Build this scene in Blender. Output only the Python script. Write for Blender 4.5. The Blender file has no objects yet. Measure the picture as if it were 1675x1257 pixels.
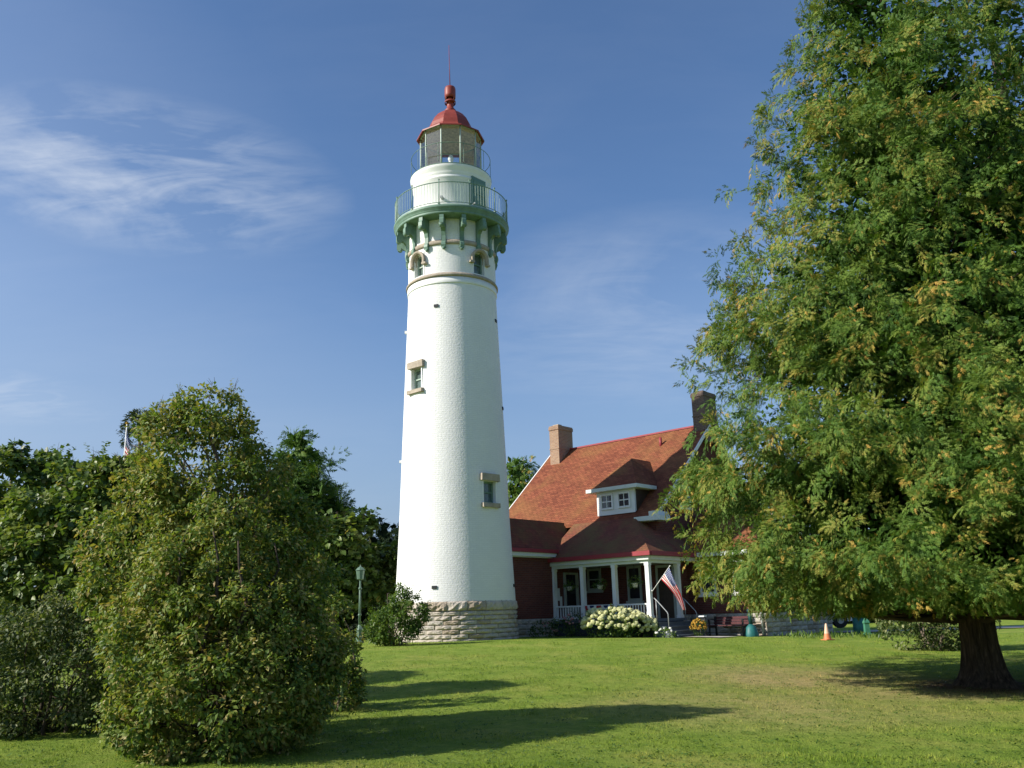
import bpy, math, random
import numpy as np
from mathutils import Vector, Matrix

R = math.radians
scn = bpy.context.scene
COL = scn.collection

# ------------------------------------------------------------------ camera
cam_d = bpy.data.cameras.new('camera')
cam = bpy.data.objects.new('camera', cam_d)
COL.objects.link(cam)
PITCH, ROLL, EYE = R(14.525), R(1.6), 1.0
f_ = Vector((0, math.cos(PITCH), math.sin(PITCH)))
u_ = Vector((0, -math.sin(PITCH), math.cos(PITCH)))
r_ = Vector((1, 0, 0))
rx = r_ * math.cos(ROLL) - u_ * math.sin(ROLL)
ux = u_ * math.cos(ROLL) + r_ * math.sin(ROLL)
m = Matrix((rx, ux, -f_)).transposed().to_4x4()
m.translation = Vector((0, 0, EYE))
cam.matrix_world = m
cam_d.sensor_width = 36.0
cam_d.lens = 31.43
cam_d.clip_end = 5000
cam_d.clip_start = 0.1
scn.camera = cam

# ------------------------------------------------------------------ sun and sky
SUN_EL, SUN_AZ = R(32.0), R(16.0)
sd = Vector((math.cos(SUN_AZ) * math.cos(SUN_EL), math.sin(SUN_AZ) * math.cos(SUN_EL), -math.sin(SUN_EL)))
sun_d = bpy.data.lights.new('sun', 'SUN')
sun_d.energy = 3.9
sun_d.angle = R(0.53)
sun_d.color = (1.0, 0.94, 0.84)
sun = bpy.data.objects.new('sun', sun_d)
COL.objects.link(sun)
sun.rotation_euler = sd.to_track_quat('-Z', 'Y').to_euler()

world = bpy.data.worlds.new('World')
scn.world = world
world.use_nodes = True
wn, wl = world.node_tree.nodes, world.node_tree.links
wn.clear()
w_out = wn.new('ShaderNodeOutputWorld')
w_bg = wn.new('ShaderNodeBackground')
SKY_STRENGTH = 0.086
w_bg.inputs['Strength'].default_value = SKY_STRENGTH
sky = wn.new('ShaderNodeTexSky')
sky.sky_type = 'NISHITA'
sky.sun_disc = False
sky.sun_elevation = SUN_EL
sky.sun_rotation = math.atan2(-sd.x, -sd.y) % (2 * math.pi)
sky.air_density = 1.0
sky.dust_density = 0.6
sky.ozone_density = 6.0
# thin cirrus: wispy noise over the whole sky, thicker in a few broad banks
tc = wn.new('ShaderNodeTexCoord')
def wmath(op, a, b=None, clamp=False):
    n = wn.new('ShaderNodeMath'); n.operation = op; n.use_clamp = clamp
    for i, v in enumerate((a, b)):
        if v is None: continue
        if isinstance(v, (int, float)): n.inputs[i].default_value = v
        else: wl.new(v, n.inputs[i])
    return n.outputs[0]
sep = wn.new('ShaderNodeSeparateXYZ'); wl.new(tc.outputs['Generated'], sep.inputs[0])
hz = wmath('ADD', wmath('ABSOLUTE', sep.outputs['Z']), 0.22)
px_ = wmath('DIVIDE', sep.outputs['X'], hz)
py_ = wmath('DIVIDE', sep.outputs['Y'], hz)
cmb = wn.new('ShaderNodeCombineXYZ'); wl.new(px_, cmb.inputs[0]); wl.new(py_, cmb.inputs[1])
def wnoise(scale, sx, sy, rot, detail, rough, dist):
    mp = wn.new('ShaderNodeMapping'); wl.new(cmb.outputs[0], mp.inputs[0])
    mp.inputs['Scale'].default_value = (sx, sy, 1); mp.inputs['Rotation'].default_value = (0, 0, rot)
    n = wn.new('ShaderNodeTexNoise'); wl.new(mp.outputs[0], n.inputs['Vector'])
    n.inputs['Scale'].default_value = scale; n.inputs['Detail'].default_value = detail
    n.inputs['Roughness'].default_value = rough; n.inputs['Distortion'].default_value = dist
    return n.outputs['Fac']
wisp = wnoise(2.6, 0.9, 1.3, 0.45, 6, 0.55, 0.9)
fine = wnoise(7.5, 0.6, 1.9, 0.6, 6, 0.58, 1.6)
veil = wnoise(1.1, 0.7, 1.6, 0.1, 4, 0.5, 0.4)
def bank(d, rx, rz):
    d = Vector(d).normalized()
    rt = d.cross(Vector((0, 0, 1))).normalized(); up = rt.cross(d)
    def dotn(v):
        n = wn.new('ShaderNodeVectorMath'); n.operation = 'DOT_PRODUCT'
        wl.new(tc.outputs['Generated'], n.inputs[0]); n.inputs[1].default_value = v
        return n.outputs['Value']
    a = wmath('DIVIDE', dotn(rt), rx); b = wmath('DIVIDE', dotn(up), rz)
    q = wmath('ADD', wmath('MULTIPLY', a, a), wmath('MULTIPLY', b, b))
    g = wmath('SUBTRACT', 1.0, q, clamp=True)
    fr = wmath('GREATER_THAN', dotn(d), 0.0)
    return wmath('MULTIPLY', g, fr)
b1 = bank((-0.36, 0.815, 0.440), 0.21, 0.085)
b2 = bank((0.155, 0.925, 0.318), 0.24, 0.12)
b3 = bank((-0.53, 0.82, 0.22), 0.16, 0.03)
cl = wmath('SUBTRACT', wmath('ADD', wmath('MULTIPLY', wisp, 0.80), wmath('MULTIPLY', fine, 0.30)), 0.50, clamp=True)
soft = wnoise(1.7, 1.0, 1.5, 0.5, 7, 0.6, 0.8)
cl2 = wmath('SUBTRACT', wmath('ADD', wmath('MULTIPLY', soft, 0.75), wmath('ADD', wmath('MULTIPLY', wisp, 0.30), wmath('MULTIPLY', fine, 0.22))), 0.56, clamp=True)
thin = wmath('MULTIPLY', cl, wmath('MULTIPLY', veil, 1.0))
amt = wmath('MULTIPLY', cl2, wmath('MULTIPLY', b1, 3.4))
amt = wmath('ADD', amt, wmath('MULTIPLY', wmath('ADD', wmath('MULTIPLY', cl2, 0.8), 0.06), wmath('MULTIPLY', b2, 1.1)))
amt = wmath('ADD', amt, wmath('MULTIPLY', wmath('ADD', cl, 0.02), wmath('MULTIPLY', b3, 2.0)))
amt = wmath('ADD', amt, wmath('MULTIPLY', thin, 0.16))
low = wmath('SUBTRACT', 1.0, wmath('MULTIPLY', sep.outputs['Z'], 3.0), clamp=True)
b4 = bank((-0.80, 0.55, 0.22), 0.75, 0.55)
amt = wmath('ADD', amt, wmath('MULTIPLY', b4, wmath('ADD', 0.05, wmath('MULTIPLY', veil, 0.30))))
amt = wmath('MINIMUM', amt, 0.7)
mixh = wn.new('ShaderNodeMix'); mixh.data_type = 'RGBA'
low2 = wmath('SUBTRACT', 1.0, wmath('MULTIPLY', wmath('ABSOLUTE', sep.outputs['Z']), 2.9), clamp=True)
wl.new(wmath('MULTIPLY', low2, 0.95), mixh.inputs['Factor'])
wl.new(sky.outputs[0], mixh.inputs['A']); mixh.inputs['B'].default_value = (2.1, 2.7, 3.7, 1)
mixc = wn.new('ShaderNodeMix'); mixc.data_type = 'RGBA'
wl.new(amt, mixc.inputs['Factor'])
wl.new(mixh.outputs['Result'], mixc.inputs['A'])
mixc.inputs['B'].default_value = (5.0, 5.4, 6.0, 1)
wl.new(mixc.outputs['Result'], w_bg.inputs['Color'])
wl.new(w_bg.outputs[0], w_out.inputs[0])

scn.view_settings.view_transform = 'Standard'
scn.view_settings.look = 'None'
scn.view_settings.exposure = 0.82
scn.view_settings.gamma = 1.0
scn.view_settings.use_curve_mapping = False
scn.cycles.max_bounces = 6
scn.cycles.transparent_max_bounces = 12

# ------------------------------------------------------------------ helpers
def props(o, label=None, cat=None, group=None, kind=None):
    if label: o['label'] = label
    if cat: o['category'] = cat
    if group: o['group'] = group
    if kind: o['kind'] = kind
    return o

def empty(name, loc=(0, 0, 0), rz=0.0, label=None, cat=None, group=None):
    o = bpy.data.objects.new(name, None)
    o.empty_display_size = 0.3
    COL.objects.link(o); o.location = loc; o.rotation_euler = (0, 0, rz)
    return props(o, label, cat, group)

class MB:
    def __init__(s): s.v = []; s.f = []; s.mi = []; s.sm = []
    def add(s, vs, fs, mi=0, smooth=False):
        b = len(s.v); s.v += [tuple(p) for p in vs]
        for f in fs: s.f.append([b + i for i in f]); s.mi.append(mi); s.sm.append(smooth)
        return s
    def box(s, x0, x1, y0, y1, z0, z1, mi=0):
        vs = [(x, y, z) for z in (z0, z1) for y in (y0, y1) for x in (x0, x1)]
        return s.add(vs, [(0, 2, 3, 1), (4, 5, 7, 6), (0, 1, 5, 4), (2, 6, 7, 3), (0, 4, 6, 2), (1, 3, 7, 5)], mi)
    def tube(s, pts, rad, n=8, mi=0, cap=True, smooth=True):
        pts = [Vector(p) for p in pts]
        if isinstance(rad, (int, float)): rad = [rad] * len(pts)
        vs = []; up0 = None
        for i, p in enumerate(pts):
            d = (pts[min(i + 1, len(pts) - 1)] - pts[max(i - 1, 0)])
            d = d.normalized() if d.length > 1e-9 else Vector((0, 0, 1))
            a = d.cross(Vector((0, 0, 1)))
            if a.length < 0.15: a = d.cross(Vector((1, 0, 0)))
            a.normalize(); b = d.cross(a)
            if up0 is not None and a.dot(up0) < 0: a = -a; b = -b
            up0 = a
            for k in range(n):
                t = 2 * math.pi * k / n
                vs.append(p + (a * math.cos(t) + b * math.sin(t)) * rad[i])
        fs = []
        for i in range(len(pts) - 1):
            for k in range(n):
                k2 = (k + 1) % n
                fs.append((i * n + k, i * n + k2, (i + 1) * n + k2, (i + 1) * n + k))
        s.add(vs, fs, mi, smooth)
        if cap:
            b = len(s.v) - len(vs)
            s.f.append([b + k for k in range(n)][::-1]); s.mi.append(mi); s.sm.append(False)
            e = b + (len(pts) - 1) * n
            s.f.append([e + k for k in range(n)]); s.mi.append(mi); s.sm.append(False)
        return s
    def lathe(s, prof, n=64, mi=0, smooth=True, phase=0.0, closed=False, c=(0, 0)):
        vs = []
        for r, z in prof:
            for k in range(n):
                t = phase + 2 * math.pi * k / n
                vs.append((c[0] + r * math.sin(t), c[1] - r * math.cos(t), z))
        fs = []
        m_ = len(prof)
        for i in range(m_ if closed else m_ - 1):
            j = (i + 1) % m_
            for k in range(n):
                k2 = (k + 1) % n
                fs.append((i * n + k, i * n + k2, j * n + k2, j * n + k))
        return s.add(vs, fs, mi, smooth)
    def prism(s, poly, off, mi=0):
        off = Vector(off); n = len(poly)
        vs = [Vector(p) for p in poly] + [Vector(p) + off for p in poly]
        fs = [tuple(range(n))[::-1], tuple(range(n, 2 * n))] + [(i, (i + 1) % n, n + (i + 1) % n, n + i) for i in range(n)]
        return s.add(vs, fs, mi)
    def mesh(s, name, mats):
        me = bpy.data.meshes.new(name)
        me.from_pydata(s.v, [], s.f)
        for m_ in (mats if isinstance(mats, (list, tuple)) else [mats]): me.materials.append(m_)
        me.polygons.foreach_set('material_index', s.mi)
        me.polygons.foreach_set('use_smooth', s.sm)
        uv = me.uv_layers.new(name='UVMap')
        co = [Vector(c) for c in s.v]
        data = np.zeros(len(me.loops) * 2, dtype=np.float32)
        k = 0
        for p in me.polygons:
            nrm = p.normal
            if abs(nrm.z) > 0.93: a, b = Vector((1, 0, 0)), Vector((0, 1, 0))
            else:
                a = Vector((0, 0, 1)).cross(nrm).normalized(); b = nrm.cross(a)
            for vi in p.vertices:
                data[k] = co[vi].dot(a); data[k + 1] = co[vi].dot(b); k += 2
        uv.data.foreach_set('uv', data)
        return me
    def build(s, name, mats, parent=None, label=None, cat=None, group=None, kind=None):
        o = bpy.data.objects.new(name, s.mesh(name, mats))
        COL.objects.link(o)
        if parent: o.parent = parent
        return props(o, label, cat, group, kind)

def inst(name, me, parent=None, loc=(0, 0, 0), rz=0.0, sc=None):
    o = bpy.data.objects.new(name, me); COL.objects.link(o)
    if parent: o.parent = parent
    o.location = loc; o.rotation_euler = (0, 0, rz)
    if sc: o.scale = sc
    return o

# ------------------------------------------------------------------ materials
def new_mat(name):
    m_ = bpy.data.materials.new(name); m_.use_nodes = True
    nt = m_.node_tree; nt.nodes.clear()
    out = nt.nodes.new('ShaderNodeOutputMaterial')
    return m_, nt, out

def nd(nt, t, **kw):
    n = nt.nodes.new(t)
    for k, v in kw.items(): setattr(n, k, v)
    return n

def ramp(nt, src, stops):
    r = nd(nt, 'ShaderNodeValToRGB'); e = r.color_ramp.elements
    while len(e) < len(stops): e.new(0.5)
    for el, (p, c) in zip(e, stops): el.position = p; el.color = (*c, 1)
    nt.links.new(src, r.inputs[0]); return r.outputs[0]

def mat(name, col, rough=0.6, var=0.12, scale=3.0, bump=0.0, bscale=30.0, metal=0.0, spec=0.35, coord='Object'):
    m_, nt, out = new_mat(name); L = nt.links
    b = nd(nt, 'ShaderNodeBsdfPrincipled'); L.new(b.outputs[0], out.inputs[0])
    t = nd(nt, 'ShaderNodeTexCoord')
    n1 = nd(nt, 'ShaderNodeTexNoise'); n1.inputs['Scale'].default_value = scale; n1.inputs['Detail'].default_value = 6
    n1.inputs['Roughness'].default_value = 0.62
    L.new(t.outputs[coord], n1.inputs['Vector'])
    lo = tuple(c * (1 - var) for c in col); hi = tuple(min(1, c * (1 + var)) for c in col)
    L.new(ramp(nt, n1.outputs['Fac'], [(0.3, lo), (0.7, hi)]), b.inputs['Base Color'])
    b.inputs['Roughness'].default_value = rough; b.inputs['Metallic'].default_value = metal
    b.inputs['Specular IOR Level'].default_value = spec
    if bump:
        n2 = nd(nt, 'ShaderNodeTexNoise'); n2.inputs['Scale'].default_value = bscale; n2.inputs['Detail'].default_value = 5
        L.new(t.outputs[coord], n2.inputs['Vector'])
        bp = nd(nt, 'ShaderNodeBump'); bp.inputs['Strength'].default_value = 1.0; bp.inputs['Distance'].default_value = bump
        L.new(n2.outputs['Fac'], bp.inputs['Height']); L.new(bp.outputs[0], b.inputs['Normal'])
    return m_

def brick_mat(name, c1, c2, mortar, bw, bh, msize, rough=0.85, bump=0.006, var=0.35, big=None, rough_bump=0.0, squash=0.5):
    """bricks / shingles on the UV map (metres)"""
    m_, nt, out = new_mat(name); L = nt.links
    b = nd(nt, 'ShaderNodeBsdfPrincipled'); L.new(b.outputs[0], out.inputs[0])
    t = nd(nt, 'ShaderNodeTexCoord')
    br = nd(nt, 'ShaderNodeTexBrick'); L.new(t.outputs['UV'], br.inputs['Vector'])
    br.offset = squash
    br.inputs['Color1'].default_value = (*c1, 1); br.inputs['Color2'].default_value = (*c2, 1); br.inputs['Mortar'].default_value = (*mortar, 1)
    br.inputs['Scale'].default_value = 1.0; br.inputs['Brick Width'].default_value = bw; br.inputs['Row Height'].default_value = bh
    br.inputs['Mortar Size'].default_value = msize; br.inputs['Mortar Smooth'].default_value = 0.2; br.inputs['Bias'].default_value = 0.0
    n1 = nd(nt, 'ShaderNodeTexNoise'); n1.inputs['Scale'].default_value = 0.9; n1.inputs['Detail'].default_value = 8; n1.inputs['Roughness'].default_value = 0.7
    L.new(t.outputs['Object'], n1.inputs['Vector'])
    mx = nd(nt, 'ShaderNodeMix', data_type='RGBA', blend_type='MULTIPLY'); mx.inputs['Factor'].default_value = 1.0
    L.new(br.outputs['Color'], mx.inputs['A'])
    L.new(ramp(nt, n1.outputs['Fac'], [(0.25, (1 - var,) * 3), (0.75, (1.0 + 0.0 * var,) * 3)]), mx.inputs['B'])
    col = mx.outputs['Result']
    if big:
        n3 = nd(nt, 'ShaderNodeTexNoise'); n3.inputs['Scale'].default_value = big[1]; n3.inputs['Detail'].default_value = 7; n3.inputs['Roughness'].default_value = 0.65
        L.new(t.outputs['Object'], n3.inputs['Vector'])
        r = ramp(nt, n3.outputs['Fac'], [(big[2], (0, 0, 0)), (big[3], (1, 1, 1))])
        m2 = nd(nt, 'ShaderNodeMix', data_type='RGBA'); L.new(r, m2.inputs['Factor']); L.new(col, m2.inputs['A']); m2.inputs['B'].default_value = (*big[0], 1)
        col = m2.outputs['Result']
    L.new(col, b.inputs['Base Color'])
    b.inputs['Roughness'].default_value = rough; b.inputs['Specular IOR Level'].default_value = 0.2
    bp = nd(nt, 'ShaderNodeBump', invert=True); bp.inputs['Distance'].default_value = bump; bp.inputs['Strength'].default_value = 1
    L.new(br.outputs['Fac'], bp.inputs['Height'])
    last = bp
    if rough_bump:
        n4 = nd(nt, 'ShaderNodeTexNoise'); n4.inputs['Scale'].default_value = 13; n4.inputs['Detail'].default_value = 4
        L.new(t.outputs['Object'], n4.inputs['Vector'])
        b2 = nd(nt, 'ShaderNodeBump'); b2.inputs['Distance'].default_value = rough_bump
        L.new(n4.outputs['Fac'], b2.inputs['Height']); L.new(bp.outputs[0], b2.inputs['Normal']); last = b2
    L.new(last.outputs[0], b.inputs['Normal'])
    return m_

def leaf_mat(name, stops, rough=0.55, trans=0.35, spec=0.25):
    m_, nt, out = new_mat(name); L = nt.links
    at = nd(nt, 'ShaderNodeAttribute'); at.attribute_name = 'tint'
    c = ramp(nt, at.outputs['Fac'], stops)
    b = nd(nt, 'ShaderNodeBsdfPrincipled'); L.new(c, b.inputs['Base Color'])
    b.inputs['Roughness'].default_value = rough; b.inputs['Specular IOR Level'].default_value = spec
    tr = nd(nt, 'ShaderNodeBsdfTranslucent')
    hv = nd(nt, 'ShaderNodeMix', data_type='RGBA', blend_type='MULTIPLY'); hv.inputs['Factor'].default_value = 1
    L.new(c, hv.inputs['A']); hv.inputs['B'].default_value = (1.25, 1.3, 0.55, 1)
    L.new(hv.outputs['Result'], tr.inputs['Color'])
    mx = nd(nt, 'ShaderNodeMixShader'); mx.inputs[0].default_value = trans
    L.new(b.outputs[0], mx.inputs[1]); L.new(tr.outputs[0], mx.inputs[2]); L.new(mx.outputs[0], out.inputs[0])
    return m_

def glass_mat(name, col, mixf=0.25, rough=0.03):
    m_, nt, out = new_mat(name); L = nt.links
    tr = nd(nt, 'ShaderNodeBsdfTransparent'); tr.inputs[0].default_value = (*col, 1)
    gl = nd(nt, 'ShaderNodeBsdfGlossy'); gl.inputs['Roughness'].default_value = rough
    fr = nd(nt, 'ShaderNodeFresnel'); fr.inputs['IOR'].default_value = 1.5
    ad = nd(nt, 'ShaderNodeMath', operation='ADD', use_clamp=True); ad.inputs[1].default_value = mixf
    L.new(fr.outputs[0], ad.inputs[0])
    mx = nd(nt, 'ShaderNodeMixShader'); L.new(ad.outputs[0], mx.inputs[0]); L.new(tr.outputs[0], mx.inputs[1]); L.new(gl.outputs[0], mx.inputs[2])
    L.new(mx.outputs[0], out.inputs[0])
    return m_

M = {}
M['white_brick'] = brick_mat('white_painted_brick', (0.86, 0.855, 0.84), (0.83, 0.825, 0.81), (0.79, 0.785, 0.77), 0.22, 0.075, 0.006, 0.7, 0.004, 0.06, rough_bump=0.010)
M['white'] = mat('white_paint', (0.78, 0.78, 0.76), 0.5, 0.05)
M['cream'] = mat('pale_trim_paint', (0.66, 0.70, 0.66), 0.5, 0.06)
M['green'] = mat('gallery_green_paint', (0.145, 0.235, 0.180), 0.5, 0.22, 5)
M['green_lt'] = mat('gallery_light_green_paint', (0.33, 0.42, 0.345), 0.5, 0.14, 6)
M['lantern_frame'] = mat('pale_lantern_frame_paint', (0.46, 0.54, 0.46), 0.5, 0.1, 6)
M['door_green'] = mat('door_grey_green_paint', (0.12, 0.21, 0.18), 0.5, 0.1)
M['red_dome'] = mat('lantern_red_paint', (0.25, 0.046, 0.032), 0.5, 0.22, 2.5, 0.004, 14)
M['red_gutter'] = mat('red_gutter_paint', (0.28, 0.035, 0.045), 0.5, 0.1)
M['sand'] = mat('tan_sandstone', (0.38, 0.32, 0.255), 0.85, 0.22, 4, 0.012, 18)
M['stone'] = mat('buff_limestone', (0.50, 0.44, 0.37), 0.9, 0.32, 3.2, 0.03, 11)
M['stone2'] = mat('grey_limestone', (0.45, 0.41, 0.35), 0.9, 0.35, 3.2, 0.03, 11)
M['stone3'] = mat('brown_limestone', (0.38, 0.31, 0.235), 0.9, 0.35, 3.2, 0.03, 11)
M['mortar'] = mat('lime_mortar', (0.30, 0.26, 0.21), 0.95, 0.2, 8)
M['brick'] = brick_mat('dark_red_brick', (0.20, 0.060, 0.042), (0.13, 0.042, 0.034), (0.17, 0.10, 0.085), 0.215, 0.072, 0.009, 0.9, 0.006, 0.35)
M['chim'] = brick_mat('tan_chimney_brick', (0.42, 0.27, 0.17), (0.34, 0.20, 0.13), (0.42, 0.34, 0.27), 0.215, 0.075, 0.011, 0.9, 0.006, 0.25)
M['chim2'] = brick_mat('sooty_chimney_brick', (0.21, 0.135, 0.105), (0.15, 0.10, 0.085), (0.26, 0.21, 0.18), 0.215, 0.075, 0.011, 0.9, 0.006, 0.3)  # darker copy of the chimney brick: the tower's shadow is in its colour
M['shingle'] = brick_mat('red_roof_shingle', (0.31, 0.10, 0.050), (0.19, 0.056, 0.030), (0.13, 0.045, 0.028), 0.24, 0.14, 0.008, 0.9, 0.02, 0.35, big=((0.25, 0.125, 0.045), 0.55, 0.45, 0.80))
M['shingle_moss'] = brick_mat('mossy_red_roof_shingle', (0.29, 0.085, 0.055), (0.20, 0.06, 0.045), (0.12, 0.04, 0.03), 0.20, 0.13, 0.006, 0.9, 0.012, 0.35, big=((0.17, 0.115, 0.045), 0.7, 0.40, 0.68))
M['trim_grey'] = mat('grey_green_trim_paint', (0.36, 0.40, 0.37), 0.55, 0.08)  # pale trim darkened in its colour for the porch shade
M['dark_pane'] = mat('dark_window_glass', (0.02, 0.025, 0.03), 0.05, 0.2, 2, spec=0.7)
M['tower_pane'] = mat('tower_window_glass', (0.10, 0.14, 0.13), 0.08, 0.35, 3, spec=0.6)
M['glass'] = glass_mat('lantern_glass', (0.95, 0.97, 0.97), 0.06)
M['ceil_tan'] = mat('lantern_ceiling_boards', (0.70, 0.61, 0.47), 0.8, 0.35, 9)
M['dark'] = mat('black_iron', (0.02, 0.022, 0.025), 0.5, 0.2)
M['steel'] = mat('galvanised_pipe', (0.35, 0.36, 0.36), 0.45, 0.15, 8, metal=0.4)
M['grey_floor'] = mat('grey_porch_paint', (0.11, 0.13, 0.15), 0.6, 0.15, 4)
M['skirt'] = mat('dark_porch_skirt', (0.045, 0.055, 0.068), 0.7, 0.2, 4)
M['porch_ceiling'] = mat('porch_ceiling_boards', (0.30, 0.31, 0.28), 0.7, 0.1, 4)
M['door_dark'] = mat('dark_brown_door', (0.055, 0.035, 0.022), 0.45, 0.2, 4)
M['maroon'] = mat('maroon_bench_paint', (0.085, 0.022, 0.024), 0.6, 0.2, 6)
M['teal'] = mat('teal_paint', (0.022, 0.135, 0.13), 0.5, 0.25, 6)
M['lamp_green'] = mat('lamp_post_green_paint', (0.06, 0.20, 0.12), 0.45, 0.15, 6)
M['lamp_pale'] = mat('lamp_post_pale_green_paint', (0.10, 0.165, 0.12), 0.5, 0.15, 6)
M['bark'] = mat('dark_fibrous_bark', (0.062, 0.046, 0.032), 0.95, 0.5, 5, 0.03, 9)
def bark_mat():
    m_, nt, out = new_mat('ridged_cedar_bark'); L = nt.links
    b = nd(nt, 'ShaderNodeBsdfPrincipled'); L.new(b.outputs[0], out.inputs[0]); b.inputs['Roughness'].default_value = 0.95; b.inputs['Specular IOR Level'].default_value = 0.15
    t = nd(nt, 'ShaderNodeTexCoord'); mp = nd(nt, 'ShaderNodeMapping'); mp.inputs['Scale'].default_value = (1, 1, 0.13); L.new(t.outputs['Object'], mp.inputs[0])
    n = nd(nt, 'ShaderNodeTexNoise'); n.inputs['Scale'].default_value = 17; n.inputs['Detail'].default_value = 7; n.inputs['Roughness'].default_value = 0.65; n.inputs['Distortion'].default_value = 0.5; L.new(mp.outputs[0], n.inputs['Vector'])
    L.new(ramp(nt, n.outputs['Fac'], [(0.35, (0.030, 0.022, 0.016)), (0.55, (0.085, 0.062, 0.044)), (0.72, (0.19, 0.14, 0.10))]), b.inputs['Base Color'])
    bp = nd(nt, 'ShaderNodeBump'); bp.inputs['Distance'].default_value = 0.09; L.new(n.outputs['Fac'], bp.inputs['Height']); L.new(bp.outputs[0], b.inputs['Normal'])
    return m_
M['bark_cedar'] = bark_mat()
M['bark_grey'] = mat('grey_bark', (0.16, 0.125, 0.095), 0.95, 0.4, 7, 0.012, 20)
M['concrete'] = mat('pale_concrete', (0.47, 0.43, 0.37), 0.9, 0.15, 3, 0.004, 40)
M['gravel'] = mat('pale_gravel', (0.46, 0.42, 0.35), 0.95, 0.2, 5, 0.02, 30)
M['orange'] = mat('faded_orange_plastic', (0.62, 0.20, 0.085), 0.5, 0.12, 4)
M['orange_pale'] = mat('bleached_orange_plastic', (0.72, 0.47, 0.33), 0.5, 0.1, 4)
M['car_white'] = mat('white_car_paint', (0.62, 0.64, 0.68), 0.25, 0.03, spec=0.6)
M['tyre'] = mat('tyre_rubber', (0.02, 0.02, 0.02), 0.8, 0.2)
M['paper'] = mat('white_paper', (0.7, 0.72, 0.72), 0.7, 0.05)
M['pot'] = mat('white_plastic_pot', (0.72, 0.72, 0.7), 0.5, 0.05)
M['cloth_red'] = mat('red_cloth', (0.42, 0.03, 0.035), 0.8, 0.12, 8)
M['cloth_white'] = mat('white_cloth', (0.74, 0.72, 0.69), 0.8, 0.06, 8)
M['cloth_blue'] = mat('navy_cloth', (0.02, 0.035, 0.12), 0.8, 0.12, 8)
M['blossom'] = mat('cream_green_blossom', (0.60, 0.60, 0.30), 0.8, 0.22, 14, 0.02, 40)
M['shrub_core'] = mat('dark_twigs', (0.02, 0.018, 0.012), 0.95, 0.3)
M['pink'] = mat('dusty_pink_petals', (0.42, 0.22, 0.22), 0.8, 0.25, 10)
M['yellow'] = mat('golden_petals', (0.40, 0.22, 0.025), 0.8, 0.35, 14)

G1 = [(0.0, (0.020, 0.042, 0.010)), (0.35, (0.042, 0.085, 0.016)), (0.7, (0.085, 0.135, 0.022)), (1.0, (0.17, 0.185, 0.04))]
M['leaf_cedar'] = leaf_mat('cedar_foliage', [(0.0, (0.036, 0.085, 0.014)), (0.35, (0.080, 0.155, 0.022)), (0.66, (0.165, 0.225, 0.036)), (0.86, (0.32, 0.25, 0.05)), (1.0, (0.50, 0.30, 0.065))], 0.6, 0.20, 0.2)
M['leaf_bush'] = leaf_mat('lilac_foliage', [(0.0, (0.050, 0.092, 0.020)), (0.4, (0.120, 0.190, 0.034)), (0.75, (0.235, 0.280, 0.056)), (0.9, (0.32, 0.27, 0.08)), (1.0, (0.36, 0.25, 0.11))], 0.5, 0.34, 0.28)
M['leaf_tree'] = leaf_mat('broad_foliage', [(0.0, (0.045, 0.085, 0.020)), (0.45, (0.105, 0.170, 0.036)), (0.85, (0.20, 0.25, 0.055)), (1.0, (0.30, 0.23, 0.09))], 0.45, 0.32, 0.35)
M['leaf_dark'] = leaf_mat('dark_conifer_foliage', [(0.0, (0.012, 0.026, 0.010)), (0.5, (0.025, 0.048, 0.014)), (1.0, (0.06, 0.08, 0.02))], 0.65, 0.2, 0.2)  # for the spruce row, shade from other trees is put into this colour
M['leaf_pine'] = leaf_mat('pine_foliage', [(0.0, (0.025, 0.045, 0.022)), (0.6, (0.05, 0.075, 0.03)), (1.0, (0.085, 0.10, 0.04))], 0.65, 0.2, 0.2)
M['leaf_pale'] = leaf_mat('pale_hedge_foliage', [(0.0, (0.03, 0.055, 0.016)), (0.5, (0.085, 0.130, 0.034)), (1.0, (0.30, 0.30, 0.14))], 0.55, 0.3, 0.3)
M['leaf_small'] = leaf_mat('fresh_green_foliage', [(0.0, (0.04, 0.09, 0.015)), (0.5, (0.095, 0.17, 0.028)), (1.0, (0.19, 0.24, 0.05))], 0.45, 0.35, 0.35)

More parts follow.
